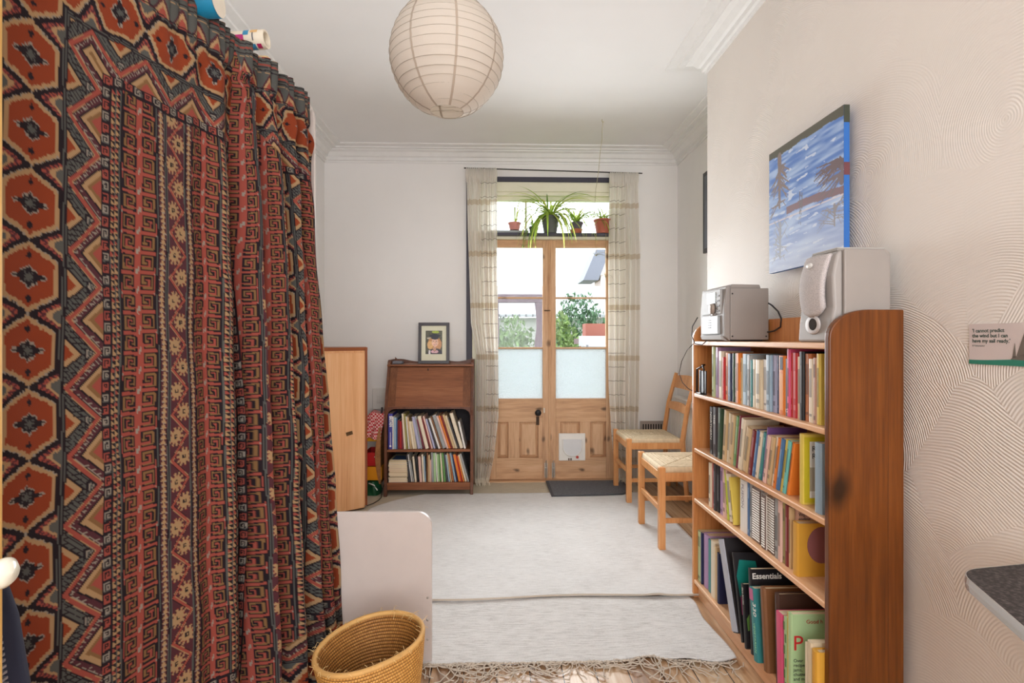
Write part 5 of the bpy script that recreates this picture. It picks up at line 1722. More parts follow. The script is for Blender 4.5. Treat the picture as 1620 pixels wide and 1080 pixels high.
grid_mesh('photograph', Pp, img, attr_mat('photo_print', 0.3, 0.4), pf, smooth=False)
MB().box(0.1, 0.14, 0.008, 0.012, 0.02, 0.24).build('strut', BLACK, pf)
o = thing('spectacle_case', 'small grey metal box at the left end of the bureau top', 'box', (-0.795, 4.23, 0.9725))
MB().box(0, 0.075, 0, 0.05, 0, 0.024).build('box_body', plain((120, 122, 130), 0.3, 0.5), o, bevel=0.005)
MB().box(0.073, 0.083, 0.004, 0.046, 0.002, 0.022).build('box_end', plain((70, 68, 72), 0.4), o, bevel=0.003)

# ------------------------------------------------------------------ orange veneered corner cupboard
CB = thing('cupboard', 'low orange veneered cupboard standing obliquely in the left back corner', 'cupboard', (-0.885, 3.79, 0))
fx, fy = -0.48, -0.345      # far-left end of front, relative
MB().prism([(0, 0), (fx, fy), (fx, 0.25), (-0.07, 0.25)], 'z', 0.03, 1.085).build('carcass', ORANGE_VENEER, CB, bevel=0.002)
MB().prism([(0.004, 0.004), (fx, fy + 0.03), (fx, 0.26), (-0.066, 0.26)], 'z', 1.085, 1.108).build('top_board', plain((150, 84, 44), 0.4), CB, bevel=0.002)
MB().prism([(0.004, -0.002), (-0.008, -0.012), (-0.02, 0.02), (-0.01, 0.03)], 'z', 0.03, 1.10).build('edge_strip', plain((140, 76, 42), 0.4), CB)
dvec = Vector((fx, fy, 0)).normalized(); nv = Vector((dvec.y, -dvec.x, 0))
if nv.y > 0: nv = -nv
a0 = Vector((0, 0, 0)) + dvec * 0.020; a1 = dvec * 0.57
MB().prism([(a0.x, a0.y), (a1.x, a1.y), (a1.x + nv.x * 0.018, a1.y + nv.y * 0.018), (a0.x + nv.x * 0.018, a0.y + nv.y * 0.018)], 'z', 0.02, 1.072).build('cupboard_door', ORANGE_VENEER, CB, bevel=0.004)
kp = dvec * 0.13 + nv * 0.019
m = MB(); m.box(-0.022, 0.022, -0.002, 0.0, -0.012, 0.012); m.box(0.0, 0.012, -0.006, 0.0, -0.004, 0.004)
m.build('lock_plate', plain((104, 78, 50), 0.4, 0.7), CB, loc=(kp.x, kp.y, 0.535), rot=(0, R(-12), math.atan2(-dvec.y, -dvec.x)))
m = MB(); m.prism([(-0.02, 0.0), (fx + 0.02, fy + 0.02), (fx + 0.02, 0.22), (-0.08, 0.22)], 'z', 0.0, 0.03); m.build('plinth', plain((90, 56, 34), 0.6), CB)

# things wedged between cupboard and bureau
pl = thing('wall_box', 'flat white box on the back wall between cupboard and bureau', 'box', (-0.99, BY - 0.036, 0.60))
MB().box(0, 0.115, 0, 0.034, 0, 0.17).build('box_cover', plain((228, 226, 220), 0.4), pl, bevel=0.003)
MB().box(0.035, 0.080, -0.003, 0, 0.05, 0.11).build('box_lid', plain((222, 220, 214), 0.4), pl, bevel=0.002)


def check_mat():
    m, nt, b = newmat('red_check')
    tc = N(nt, 'ShaderNodeTexCoord'); ck = N(nt, 'ShaderNodeTexChecker', i_Scale=75.0)
    ck.inputs[1].default_value = lin((186, 26, 40)) + (1,); ck.inputs[2].default_value = lin((226, 190, 186)) + (1,)
    nt.links.new(tc.outputs['Object'], ck.inputs['Vector']); nt.links.new(ck.outputs[0], b.inputs['Base Color']); b.inputs['Roughness'].default_value = 0.9
    return m


uu, vv = np.meshgrid(np.linspace(0, 1, 40), np.linspace(0, 1, 60), indexing='ij')
xx = -0.11 + uu * 0.13 + 0.012 * np.sin(vv * 5) - 0.02 * np.clip(vv - 0.4, 0, 1) * (1 - uu)
hang = np.clip(vv - 0.25, 0, 1)
yy = 0.10 - 0.12 * np.clip(vv, 0, 0.25) / 0.25 + 0.016 * np.sin(uu * 14 + vv * 2) * hang * 1.3 - 0.01 * uu
zz = 0.62 - 0.25 * hang - 0.03 * (uu - 0.6) ** 2 * 4 + 0.012 * np.sin(uu * 7)
cl = grid_mesh('checked_cloth', np.stack([xx, yy, zz], -1), None, check_mat())
cl.location = (-0.862, 4.135, 0.0)
so = cl.modifiers.new('solid', 'SOLIDIFY'); so.thickness = 0.004
tag(cl, 'red and white checked cloth draped between cupboard and bureau', 'cloth')
# crate holding it up and toys stacked below
o = thing('storage_crate', 'yellow plastic tray below the checked cloth behind the cupboard', 'tray', (-0.985, 4.14, 0.40))
m = MB(); m.box(0, 0.11, 0, 0.20, 0, 0.012); m.box(0, 0.006, 0, 0.2, 0.012, 0.08); m.box(0.104, 0.11, 0, 0.2, 0.012, 0.08); m.box(0, 0.11, 0, 0.006, 0.012, 0.08); m.box(0, 0.11, 0.194, 0.2, 0.012, 0.08)
m.build('tray_body', plain((222, 168, 30), 0.4), o, bevel=0.002)
o = thing('storage_crate', 'red plastic tray in the stack between cupboard and bureau', 'tray', (-0.985, 4.12, 0.22))
m = MB(); m.box(0, 0.125, 0, 0.22, 0, 0.012); m.box(0, 0.006, 0, 0.22, 0.012, 0.10); m.box(0.119, 0.125, 0, 0.22, 0.012, 0.10); m.box(0, 0.125, 0, 0.006, 0.012, 0.10); m.box(0, 0.125, 0.214, 0.22, 0.012, 0.10)
m.build('tray_body', plain((186, 32, 34), 0.4), o, bevel=0.002)
m = MB(); m.tube([(0.08, -0.004, 0.07), (0.10, -0.006, 0.06), (0.125, -0.006, 0.045)], 0.004, 6); m.build('handle', plain((226, 222, 214), 0.4), o)
o = thing('storage_crate', 'orange-yellow plastic box low between cupboard and bureau', 'box', (-0.985, 4.11, 0.115))
MB().box(0, 0.135, 0, 0.22, 0, 0.10).build('box_body', plain((226, 150, 26), 0.4), o, bevel=0.006)
o = thing('carrier_bag', 'dark green plastic bag on the floor between cupboard and bureau', 'bag', (-0.92, 4.16, 0.0))
uu, vv = np.meshgrid(np.linspace(0, 2 * math.pi, 40), np.linspace(0, 1, 14), indexing='ij')
rr = 0.058 * (1 - 0.25 * vv ** 2) * (1 + 0.08 * np.sin(uu * 5 + vv * 3))
grid_mesh('bag_body', np.stack([rr * np.cos(uu), rr * 1.2 * np.sin(uu), vv * 0.105], -1), None, plain((26, 84, 52), 0.35), o)
m = MB(); m.tube([(-0.02, -0.07, 0.10), (0.02, -0.085, 0.09), (0.045, -0.08, 0.05)], 0.004, 6); m.build('drawstring', plain((216, 220, 214), 0.5), o)
# curved wooden bow-shaped board
o = thing('wooden_tray', 'curved brown wooden board leaning against the left side of the bureau', 'board', (-0.868, 4.10, 0.09))
bp2 = [(0.0, 0.0)] + [(-0.030 * math.sin(i / 12 * math.pi), 0.42 * i / 12) for i in range(1, 12)] + [(0.0, 0.42), (0.012, 0.42), (0.012, 0.0)]
MB().prism(bp2, 'y', 0, 0.26).build('board', wood('brown_tray', (120, 80, 44), (156, 108, 64), (180, 134, 86), grain=(1, 0.1, 1), scale=30), o, bevel=0.003)
m = MB(); m.prism([(-0.008, 0.40), (-0.0, 0.40), (0.02, 0.56), (0.012, 0.565)], 'y', 0.02, 0.05); m.build('dark_handle', plain((50, 46, 50), 0.5), o)
cb = thing('power_cable', 'black cable trailing on the carpet in front of the bureau foot', 'cable', (-0.84, 3.97, 0.012))
m = MB(); m.tube([(0.02, 0.12, 0.10), (0.0, 0.085, 0.03), (0.005, 0.05, 0.002), (0.0, -0.02, 0.002), (-0.02, -0.09, 0.002), (-0.05, -0.14, 0.002), (-0.09, -0.10, 0.002), (-0.12, -0.05, 0.002)], 0.003, 6)
m.tube([(0.0, 0.085, 0.03), (-0.04, 0.08, 0.07), (-0.08, 0.07, 0.09)], 0.0022, 6)
m.build('cable', BLACK, cb, smooth=True)

# ------------------------------------------------------------------ rush-seated chairs
def seat_mat():
    m, nt, b = newmat('rush_seat')
    a = N(nt, 'ShaderNodeVertexColor', layer_name='weave')
    nt.links.new(a.outputs[0], b.inputs['Base Color']); b.inputs['Roughness'].default_value = 0.8
    return m
RUSH = seat_mat()


def chair(label, loc, rz=0.0, group='rush-seated chairs by the radiator'):
    """faces -X; origin on the floor under the near front leg"""
    t_ = thing('dining_chair', label, 'chair', loc, (0, 0, rz), group)
    WD, DP, SHT = 0.42, 0.40, 0.43
    def leg(x, y): 
        m = MB(); m.box(x - 0.018, x + 0.018, y - 0.018, y + 0.018, 0, SHT + 0.018); m.build('leg', CHAIR_WOOD, t_, bevel=0.004)
    leg(0.018, 0.0); leg(0.018, WD)
    for y in (0.0, WD):
        m = MB(); m.tube([(DP + 0.035, y, 0), (DP + 0.01, y, 0.25), (DP, y, SHT), (DP + 0.035, y, 0.66), (DP + 0.095, y, 0.885)], [0.019, 0.02, 0.021, 0.019, 0.016], 4)
        for v_i in range(len(m.v)): pass
        o_ = m.build('leg', CHAIR_WOOD, t_, bevel=0.004)
    def rail(p, q, w, h_, nm='stretcher'):
        p = Vector(p); q = Vector(q); d = q - p; L_ = d.length; M_ = Matrix.Translation(p) @ d.to_track_quat('X', 'Z').to_matrix().to_4x4()
        m = MB(); m.box(0, L_, -w / 2, w / 2, -h_ / 2, h_ / 2, M=M_); m.build(nm, CHAIR_WOOD, t_, bevel=0.003)
    rail((0.018, 0.0, 0.395), (DP, 0.0, 0.395), 0.02, 0.045, 'seat_rail'); rail((0.018, WD, 0.395), (DP, WD, 0.395), 0.02, 0.045, 'seat_rail')
    rail((0.018, 0, 0.395), (0.018, WD, 0.395), 0.02, 0.045, 'seat_rail'); rail((DP, 0, 0.395), (DP, WD, 0.395), 0.02, 0.045, 'seat_rail')
    rail((0.018, 0, 0.215), (0.018, WD, 0.215), 0.018, 0.030); rail((0.018, 0, 0.155), (DP + 0.02, 0, 0.155), 0.018, 0.026); rail((0.018, WD, 0.155), (DP + 0.02, WD, 0.155), 0.018, 0.026)
    rail((DP + 0.01, 0, 0.25), (DP + 0.01, WD, 0.25), 0.018, 0.026)
    for z0, z1, xo in ((0.615, 0.665, 0.025), (0.775, 0.865, 0.075)):
        m = MB()
        ps = []
        for i in range(9):
            f_ = i / 8
            ps.append((DP + xo + 0.012 * math.sin(f_ * math.pi), f_ * WD))
        top_ = [0.0] * 9
        for i in range(8):
            a_, b_ = ps[i], ps[i + 1]
            c0_ = 0.012 * math.sin(i / 8 * math.pi); c1_ = 0.012 * math.sin((i + 1) / 8 * math.pi)
            dx = 0.25 * (z1 - z0)
            vs = [(a_[0] - 0.008, a_[1], z0), (b_[0] - 0.008, b_[1], z0), (b_[0] + 0.008, b_[1], z0), (a_[0] + 0.008, a_[1], z0),
                  (a_[0] - 0.008 + dx, a_[1], z1 + c0_), (b_[0] - 0.008 + dx, b_[1], z1 + c1_), (b_[0] + 0.008 + dx, b_[1], z1 + c1_), (a_[0] + 0.008 + dx, a_[1], z1 + c0_)]
            m.add(vs, [(0, 3, 2, 1), (4, 5, 6, 7), (0, 1, 5, 4), (1, 2, 6, 5), (2, 3, 7, 6), (3, 0, 4, 7)])
        m.build('backrest_slat', CHAIR_WOOD, t_)
    # woven rush seat: four triangles of cords meeting at the middle
    n_ = 120
    a_, b_ = np.meshgrid(np.linspace(-1, 1, n_), np.linspace(-1, 1, n_), indexing='ij')
    side_ = np.abs(a_) > np.abs(b_)
    k = np.where(side_, np.abs(a_), np.abs(b_))
    cord = np.where(side_, a_, b_)
    ripple = np.abs(np.sin(np.maximum(np.abs(a_), np.abs(b_)) * 0 + np.where(side_, b_, a_) * 0 + k * 38))
    h_ = 0.010 * np.sqrt(np.clip(1 - k ** 6, 0, 1)) + 0.0022 * ripple - 0.004 * (np.abs(np.abs(a_) - np.abs(b_)) < 0.02)
    edge = np.clip((k - 0.93) / 0.07, 0, 1)
    zt = 0.438 + h_ - 0.030 * edge ** 2
    Xs = 0.018 + (a_ + 1) / 2 * (DP - 0.02) * 1.0
    Ys = (b_ + 1) / 2 * (WD - 0.0)
    Xs = 0.012 + (a_ + 1) / 2 * (DP - 0.012); 
    rs_ = np.random.RandomState(3)
    stripe = rs_.rand(64)[(k * 31).astype(int)]
    tone = np.clip(0.45 * stripe + 0.35 * ripple + 0.3 * noise((a_ + 1) / 2, (b_ + 1) / 2, 40, 40, 6), 0, 1)[..., None]
    cc = lc((146, 120, 86)) * (1 - tone) + lc((232, 214, 182)) * tone
    st = grid_mesh('seat', np.stack([Xs, Ys, zt], -1), cc, RUSH, t_)
    so = st.modifiers.new('solid', 'SOLIDIFY'); so.thickness = 0.028; so.offset = -1 if True else 0
    return t_


chair('rush-seated pine chair in the far right corner with its slatted back showing', (0.915, 3.845, 0.016))
chair('rush-seated pine chair half hidden behind the pine bookcase', (0.887, 2.985, 0.016))

# ------------------------------------------------------------------ radiator, vent, dark picture
rd = thing('radiator', 'white ribbed panel radiator on the right alcove wall behind the chairs', 'radiator', (RX - 0.085, 3.35, 0.16))
RW = plain((232, 230, 224), 0.35)
m = MB(); m.box(0.0, 0.012, 0, 1.03, 0.012, 0.54)
m.build('front_panel', RW, rd)
m = MB()
for i in range(30): m.prism([(0.0, 0.010 + i * 0.034), (-0.009, 0.016 + i * 0.034), (-0.009, 0.030 + i * 0.034), (0.0, 0.036 + i * 0.034)], 'z', 0.035, 0.50)
m.build('ribs', RW, rd)
MB().box(-0.004, 0.075, 0, 1.03, 0.54, 0.552).build('top_grille', RW, rd, bevel=0.003)
MB().box(0.0, 0.06, 1.022, 1.03, 0.012, 0.54).build('side_cover', RW, rd); MB().box(0.0, 0.06, 0.0, 0.008, 0.012, 0.54).build('side_cover', RW, rd)
MB().box(0.06, 0.083, 0.2, 0.8, 0.1, 0.5).build('bracket', RW, rd)
m = MB(); m.tube([(0.03, 0.97, 0.02), (0.03, 0.97, -0.158)], 0.008, 8); m.build('pipe', plain((188, 130, 92), 0.3, 0.8), rd)
vt = thing('air_vent', 'metal air vent plate with slots low on the back wall right of the doors', 'vent', (1.175, BY - 0.008, 0.385))
MB().box(0, 0.20, 0, 0.006, 0, 0.11).build('vent_plate', plain((172, 162, 154), 0.4, 0.4), vt, bevel=0.002)
m = MB()
for i in range(8): m.box(0.022 + i * 0.021, 0.032 + i * 0.021, -0.001, 0.0005, 0.03, 0.085)
m.build('vent_slots', plain((46, 40, 40), 0.8), vt)
dp_ = thing('dark_picture', 'dark framed picture seen edge-on on the alcove wall above the radiator', 'picture', (RX - 0.022, 3.42, 1.77))
MB().box(0, 0.02, 0, 0.44, 0, 0.565).build('frame', plain((52, 50, 54), 0.5), dp_, bevel=0.002)
MB().box(-0.001, 0.0, 0.03, 0.41, 0.03, 0.535).build('picture_sheet', plain((96, 100, 110), 0.5), dp_)
# ================================================================== sheer door curtains
def sheer_mat():
    m, nt, b = newmat('sheer_cotton')
    l = nt.links.new
    out = nt.nodes['Material Output']
    uv = N(nt, 'ShaderNodeUVMap', uv_map='UVMap')
    sep = N(nt, 'ShaderNodeSeparateXYZ'); l(uv.outputs[0], sep.inputs[0])
    def lines(sock, count, width, offs=0.0):
        mu = N(nt, 'ShaderNodeMath', operation='MULTIPLY_ADD', i_1=count); mu.inputs[2].default_value = offs
        l(sock, mu.inputs[0])
        fr = N(nt, 'ShaderNodeMath', operation='FRACT'); l(mu.outputs[0], fr.inputs[0])
        lt = N(nt, 'ShaderNodeMath', operation='LESS_THAN', i_1=width); l(fr.outputs[0], lt.inputs[0])
        return lt.outputs[0]
    lh = lines(sep.outputs['Y'], 22.0, 0.045)
    lv = lines(sep.outputs['X'], 9.0, 0.05, 0.3)
    band = lines(sep.outputs['Y'], 6.0, 0.10, 0.4)
    # the thin dark check only runs over part of the width
    gt = N(nt, 'ShaderNodeMath', operation='GREATER_THAN', i_1=0.48); l(sep.outputs['X'], gt.inputs[0])
    mxl = N(nt, 'ShaderNodeMath', operation='MAXIMUM'); l(lh, mxl.inputs[0]); l(lv, mxl.inputs[1])
    mg = N(nt, 'ShaderNodeMath', operation='MULTIPLY'); l(mxl.outputs[0], mg.inputs[0]); l(gt.outputs[0], mg.inputs[1])
    c1 = N(nt, 'ShaderNodeMix', data_type='RGBA')
    c1.inputs[6].default_value = lin((250, 246, 239)) + (1,); c1.inputs[7].default_value = lin((230, 219, 202)) + (1,)
    l(band, c1.inputs[0])
    c2 = N(nt, 'ShaderNodeMix', data_type='RGBA'); c2.inputs[7].default_value = lin((140, 130, 122)) + (1,)
    m_ = N(nt, 'ShaderNodeMath', operation='MULTIPLY', i_1=0.75); l(mg.outputs[0], m_.inputs[0])
    l(m_.outputs[0], c2.inputs[0]); l(c1.outputs[2], c2.inputs[6])
    df = N(nt, 'ShaderNodeBsdfDiffuse'); tl = N(nt, 'ShaderNodeBsdfTranslucent'); tr = N(nt, 'ShaderNodeBsdfTransparent')
    l(c2.outputs[2], df.inputs[0]); l(c2.outputs[2], tl.inputs[0])
    a = N(nt, 'ShaderNodeMixShader'); a.inputs[0].default_value = 0.5
    l(df.outputs[0], a.inputs[1]); l(tl.outputs[0], a.inputs[2])
    fine = N(nt, 'ShaderNodeTexNoise', i_Scale=200.0, i_Detail=1.0)
    l(uv.outputs[0], fine.inputs['Vector'])
    sb = N(nt, 'ShaderNodeMath', operation='MULTIPLY_ADD', i_1=0.12); sb.inputs[2].default_value = 0.0
    l(fine.outputs[0], sb.inputs[0])
    c = N(nt, 'ShaderNodeMixShader')
    l(sb.outputs[0], c.inputs[0]); l(a.outputs[0], c.inputs[1]); l(tr.outputs[0], c.inputs[2])
    l(c.outputs[0], out.inputs[0])
    return m


SHEER = sheer_mat()
YR = 4.362


def sheer(label, edgeL, edgeR, ztop, zbot, folds, amp, flipu=False, seed=1):
    root = thing('door_curtain', label, 'curtain', (0, YR, 0))
    nu, nv = 220, 150
    u, v = np.meshgrid(np.linspace(0, 1, nu), np.linspace(0, 1, nv), indexing='ij')
    z = ztop - v * (ztop - zbot)
    xl = np.interp(v, edgeL[0], edgeL[1]); xr = np.interp(v, edgeR[0], edgeR[1])
    w = u + 0.02 * np.sin(u * 19 + seed) + 0.008 * np.sin(v * 6 + u * 11)
    x = xl + (xr - xl) * w
    y = 1.5 * amp * np.sin(u * folds * 2 * math.pi + 0.6 * np.sin(v * 3 + seed)) * np.interp(v, [0, 0.06, 0.2, 1], [0.35, 0.5, 1, 1]) + 0.006 * np.sin(u * 50 + v * 4)
    y += -0.01 * 0 + 0.004 * np.sin(u * 2 * math.pi * folds * 3.3) * np.clip(1 - v / 0.07, 0, 1) * 2
    uu = 1 - u if flipu else u
    P = np.stack([x, y, z], -1)
    if flipu: P = P[::-1]
    o = grid_mesh('curtain_cloth', np.ascontiguousarray(P), None, SHEER, root)
    # gathered header tuck
    m = MB()
    r_ = random.Random(seed)
    # tassel fringe
    for i in range(26):
        uq = i / 25
        xx = np.interp(1, edgeL[0], edgeL[1]) + (np.interp(1, edgeR[0], edgeR[1]) - np.interp(1, edgeL[0], edgeL[1])) * uq
        yy = amp * math.sin(uq * folds * 2 * math.pi + 0.6 * math.sin(3 + seed))
        m.tube([(xx, yy, zbot + 0.01), (xx + r_.uniform(-.004, .004), yy, zbot - 0.02), (xx + r_.uniform(-.01, .01), yy + r_.uniform(-.006, .006), zbot - 0.055 - r_.uniform(0, .015))], [0.0022, 0.0022, 0.0012], 5)
    m.build('tassels', plain((226, 216, 198), 0.9), root)
    m = MB()
    for i in range(16):
        uq = (i + 0.5) / 16
        xx = edgeL[1][0] + (edgeR[1][0] - edgeL[1][0]) * uq
        zz = ztop - 0.002
        m.tube([(xx, 0.0, zz - 0.11), (xx + r_.uniform(-.004, .004), -0.004, zz - 0.06), (xx, -0.004, zz + 0.004)], [0.002, 0.010, 0.008], 8)
    m.build('gathered_heading', SHEER, root, smooth=True)
    return root


sheer('cream checked sheer curtain at the left of the garden doors, tapering to a tasselled hem', ([0, 0.2, 0.5, 0.6, 1], [-0.240, -0.232, -0.205, -0.160, -0.158]), ([0, 0.3, 0.6, 0.8, 0.93, 1], [0.004, 0.004, 0.012, 0.016, -0.02, -0.055]), 2.515, 0.06, 6, 0.020, seed=1)
sheer('cream checked sheer curtain at the right of the garden doors, behind the far chair', ([0, 0.3, 0.7, 0.85, 1], [0.905, 0.895, 0.905, 0.925, 0.955]), ([0, 0.3, 0.7, 1], [1.135, 1.155, 1.15, 1.13]), 2.490, 0.06, 6, 0.020, flipu=True, seed=5)
rod = MB(); rod.tube([(-0.255, YR - 0.005, 2.516), (1.165, YR - 0.005, 2.486)], 0.005, 8)
tag(rod.build('curtain_rod', plain((50, 46, 44), 0.4, 0.6)), 'thin dark rod carrying the sheer curtains above the garden doors', 'curtain rod')

# plant shelf across the doors
ps_ = thing('plant_shelf', 'dark narrow shelf carrying spider plants above the garden doors', 'shelf', (-0.10, 4.400, 1.995))
MB().box(0, 1.08, 0, 0.085, 0, 0.022).build('shelf_board', plain((66, 64, 76), 0.5), ps_, bevel=0.003)
MB().box(0, 0.36, -0.004, 0.08, 0.022, 0.040).build('drip_tray', plain((150, 156, 160), 0.35), ps_, bevel=0.003)
MB().box(0, 1.08, 0.050, 0.092, -0.02, 0.0).build('shelf_batten', CREAM, ps_)

LEAF = [plain((120, 150, 62), 0.5, var=0.2), plain((160, 178, 88), 0.5, var=0.2), plain((92, 122, 54), 0.5, var=0.2)]


def leaf_mat(c):
    m, nt, b = newmat('leaf_green')
    b.inputs['Base Color'].default_value = lin(c) + (1,); b.inputs['Roughness'].default_value = 0.5
    tl = N(nt, 'ShaderNodeBsdfTranslucent'); tl.inputs[0].default_value = lin(tuple(min(255, int(x * 1.15)) for x in c)) + (1,)
    mx = N(nt, 'ShaderNodeMixShader'); mx.inputs[0].default_value = 0.45
    nt.links.new(b.outputs[0], mx.inputs[1]); nt.links.new(tl.outputs[0], mx.inputs[2]); nt.links.new(mx.outputs[0], nt.nodes['Material Output'].inputs[0])
    return m


LEAF = [leaf_mat((150, 178, 70)), leaf_mat((196, 208, 110)), leaf_mat((112, 146, 62))]


def ribbon(m, base, dirx, diry, ln, rise, droop, wid, rnd_, n=9, ex=0.9):
    """arching strap leaf with a folded midrib; hangs over when droop is large"""
    wid = wid * 1.35
    ln = ln * 1.15
    pts = []
    x = y = z = 0.0
    ang = math.atan2(rise, 1.0)
    for i in range(n + 1):
        pts.append((x, z))
        f_ = i / n
        a = ang - droop * f_ ** ex
        x += math.cos(a) * ln / n; z += math.sin(a) * ln / n
    d = Vector((dirx, diry, 0)).normalized(); s_ = Vector((-d.y, d.x, 0))
    vs = []
    for i, (px, pz) in enumerate(pts):
        f_ = i / n
        w = wid * (0.55 + 0.9 * f_ - 1.45 * f_ ** 2.2)
        w = max(w, 0.0006)
        c = Vector(base) + d * px + Vector((0, 0, pz))
        vs += [tuple(c - s_ * w + Vector((0, 0, w * 0.35))), tuple(c), tuple(c + s_ * w + Vector((0, 0, w * 0.35)))]
    m.mi = rnd_.choice((0, 0, 1, 1, 2))
    m.add(vs, [(3 * i + k, 3 * i + k + 1, 3 * i + k + 4, 3 * i + k + 3) for i in range(n) for k in (0, 1)])


def spider(label, x, r_top, r_bot, hgt, col, nleaf, ln, seed, dz=0.0, hangers=0, y=4.440, wid=0.005, up=1.6, saucer=None, sideways=1.0):
    z0 = 2.0175 + dz
    root = thing('spider_plant', label, 'plant', (x, y, z0), group='potted spider plants on the shelf above the doors')
    m = MB(); m.lathe([(0.0, 0.001), (r_bot, 0.001), (r_top * 0.96, hgt - 0.012), (r_top * 1.04, hgt - 0.012), (r_top * 1.06, hgt), (r_top * 0.94, hgt), (r_top * 0.88, hgt - 0.012), (0, hgt - 0.014)], 24)
    m.build('plant_pot', plain(col, 0.7), root, auto=True)
    rn = random.Random(seed)
    m = MB()
    for i in range(nleaf):
        th = rn.uniform(0, 2 * math.pi)
        dx, dy = math.cos(th) * sideways, math.sin(th) * (0.35 if math.sin(th) > 0 else 0.6)
        l_ = ln * rn.uniform(0.7, 1.35)
        ribbon(m, (rn.uniform(-.3, .3) * r_top, rn.uniform(-.3, .3) * r_top, hgt - 0.012), dx, dy, l_, rn.uniform(0.8, up * 2.2), rn.uniform(1.1, 2.6), wid * rn.uniform(0.7, 1.2), rn)
    for i in range(hangers):
        th = rn.uniform(R(200), R(340))
        ribbon(m, (rn.uniform(-.7, .7) * r_top, -r_top * 0.5, hgt - 0.012), math.cos(th), math.sin(th) * 0.5, ln * rn.uniform(0.7, 1.25), rn.uniform(0.5, 1.2), rn.uniform(2.1, 2.35), wid * rn.uniform(1.0, 1.5), rn, 12, 0.42)
    m.build('leaves', LEAF, root)
    if saucer:
        m = MB(); m.lathe([(0.0, 0.0), (saucer[0] * 0.8, 0.0), (saucer[0], saucer[1])], 24); m.build('saucer', plain(saucer[2], 0.7), root, loc=(0, 0, -0.0005), smooth=True)
    return root


spider('young spider plant with few thin leaves in a small pink pot, leftmost on shelf', 0.148, 0.050, 0.038, 0.062, (206, 140, 132), 12, 0.27, 1, dz=0.0235, wid=0.0055, up=1.9)
spider('sparse spider plant in a tiny dark pot between the pink pot and the large pot', 0.300, 0.036, 0.028, 0.052, (76, 72, 84), 16, 0.20, 2, wid=0.005)
sp3 = spider('large spider plant cascading over the shelf centre from a dark grey pot', 0.437, 0.075, 0.052, 0.135, (96, 98, 98), 44, 0.36, 3, hangers=30, wid=0.0075, up=1.4)
spider('upright spider plant in a dark grey pot standing in a terracotta one', 0.650, 0.052, 0.036, 0.088, (98, 92, 104), 56, 0.24, 4, dz=0.0, wid=0.006, saucer=(0.05, 0.034, (186, 110, 84)), hangers=3)
spider('spider plant in a large terracotta pot, rightmost on shelf', 0.865, 0.072, 0.052, 0.112, (176, 98, 78), 44, 0.16, 5, wid=0.0055, hangers=5)
# long arching leaves and runners from the big plant
rn = random.Random(21)
m = MB()
for (dx, l_, rs_, dr_) in ((-1, 0.34, 3.2, 1.2), (1, 0.36, 2.6, 1.9), (-1, 0.32, 1.2, 2.4), (1, 0.40, 1.1, 2.5), (0.6, 0.44, 0.9, 2.75), (-0.5, 0.42, 0.8, 2.8), (0.9, 0.5, 0.9, 2.6)):
    ribbon(m, (0, -0.02, 0.12), dx, -0.35, l_, rs_, dr_, 0.0085, rn, 12)
m.build('long_leaves', LEAF, sp3)
# dangling plantlets in front of the glass
RUN = plain((170, 150, 96), 0.8)
for (px, topz, z, lab, sd) in ((0.80, 2.0, 1.83, 'dangling spider plantlet on a runner before the top right pane', 1), (0.22, 2.0, 1.90, 'dangling spider plantlet before the top left pane', 2), (0.88, 2.0, 1.66, 'lowest withered plantlet hanging before the right pane', 3)):
    r_ = thing('plantlet', lab, 'plant', (px, 4.40, z))
    m = MB(); m.tube([(0, 0, 0), (0.006, 0, 0.05), (-0.004, 0.0, (topz - z) * 0.6), (0.003, -0.004, topz - z + 0.025), (0.003, 0.03, topz - z + 0.035)], 0.0014, 5)
    m.build('runner', RUN, r_, smooth=True)
    m = MB(); rn = random.Random(sd)
    for i in range(12):
        th = rn.uniform(0, 2 * math.pi)
        ribbon(m, (0, 0, 0), math.cos(th), 0.3 * math.sin(th), rn.uniform(0.05, 0.11), rn.uniform(0.2, 1.6), rn.uniform(1.2, 2.4), 0.0022, rn, 7)
    m.build('leaves', [plain((150, 150, 90), 0.7), plain((176, 170, 110), 0.7), plain((120, 110, 90), 0.7)], r_)

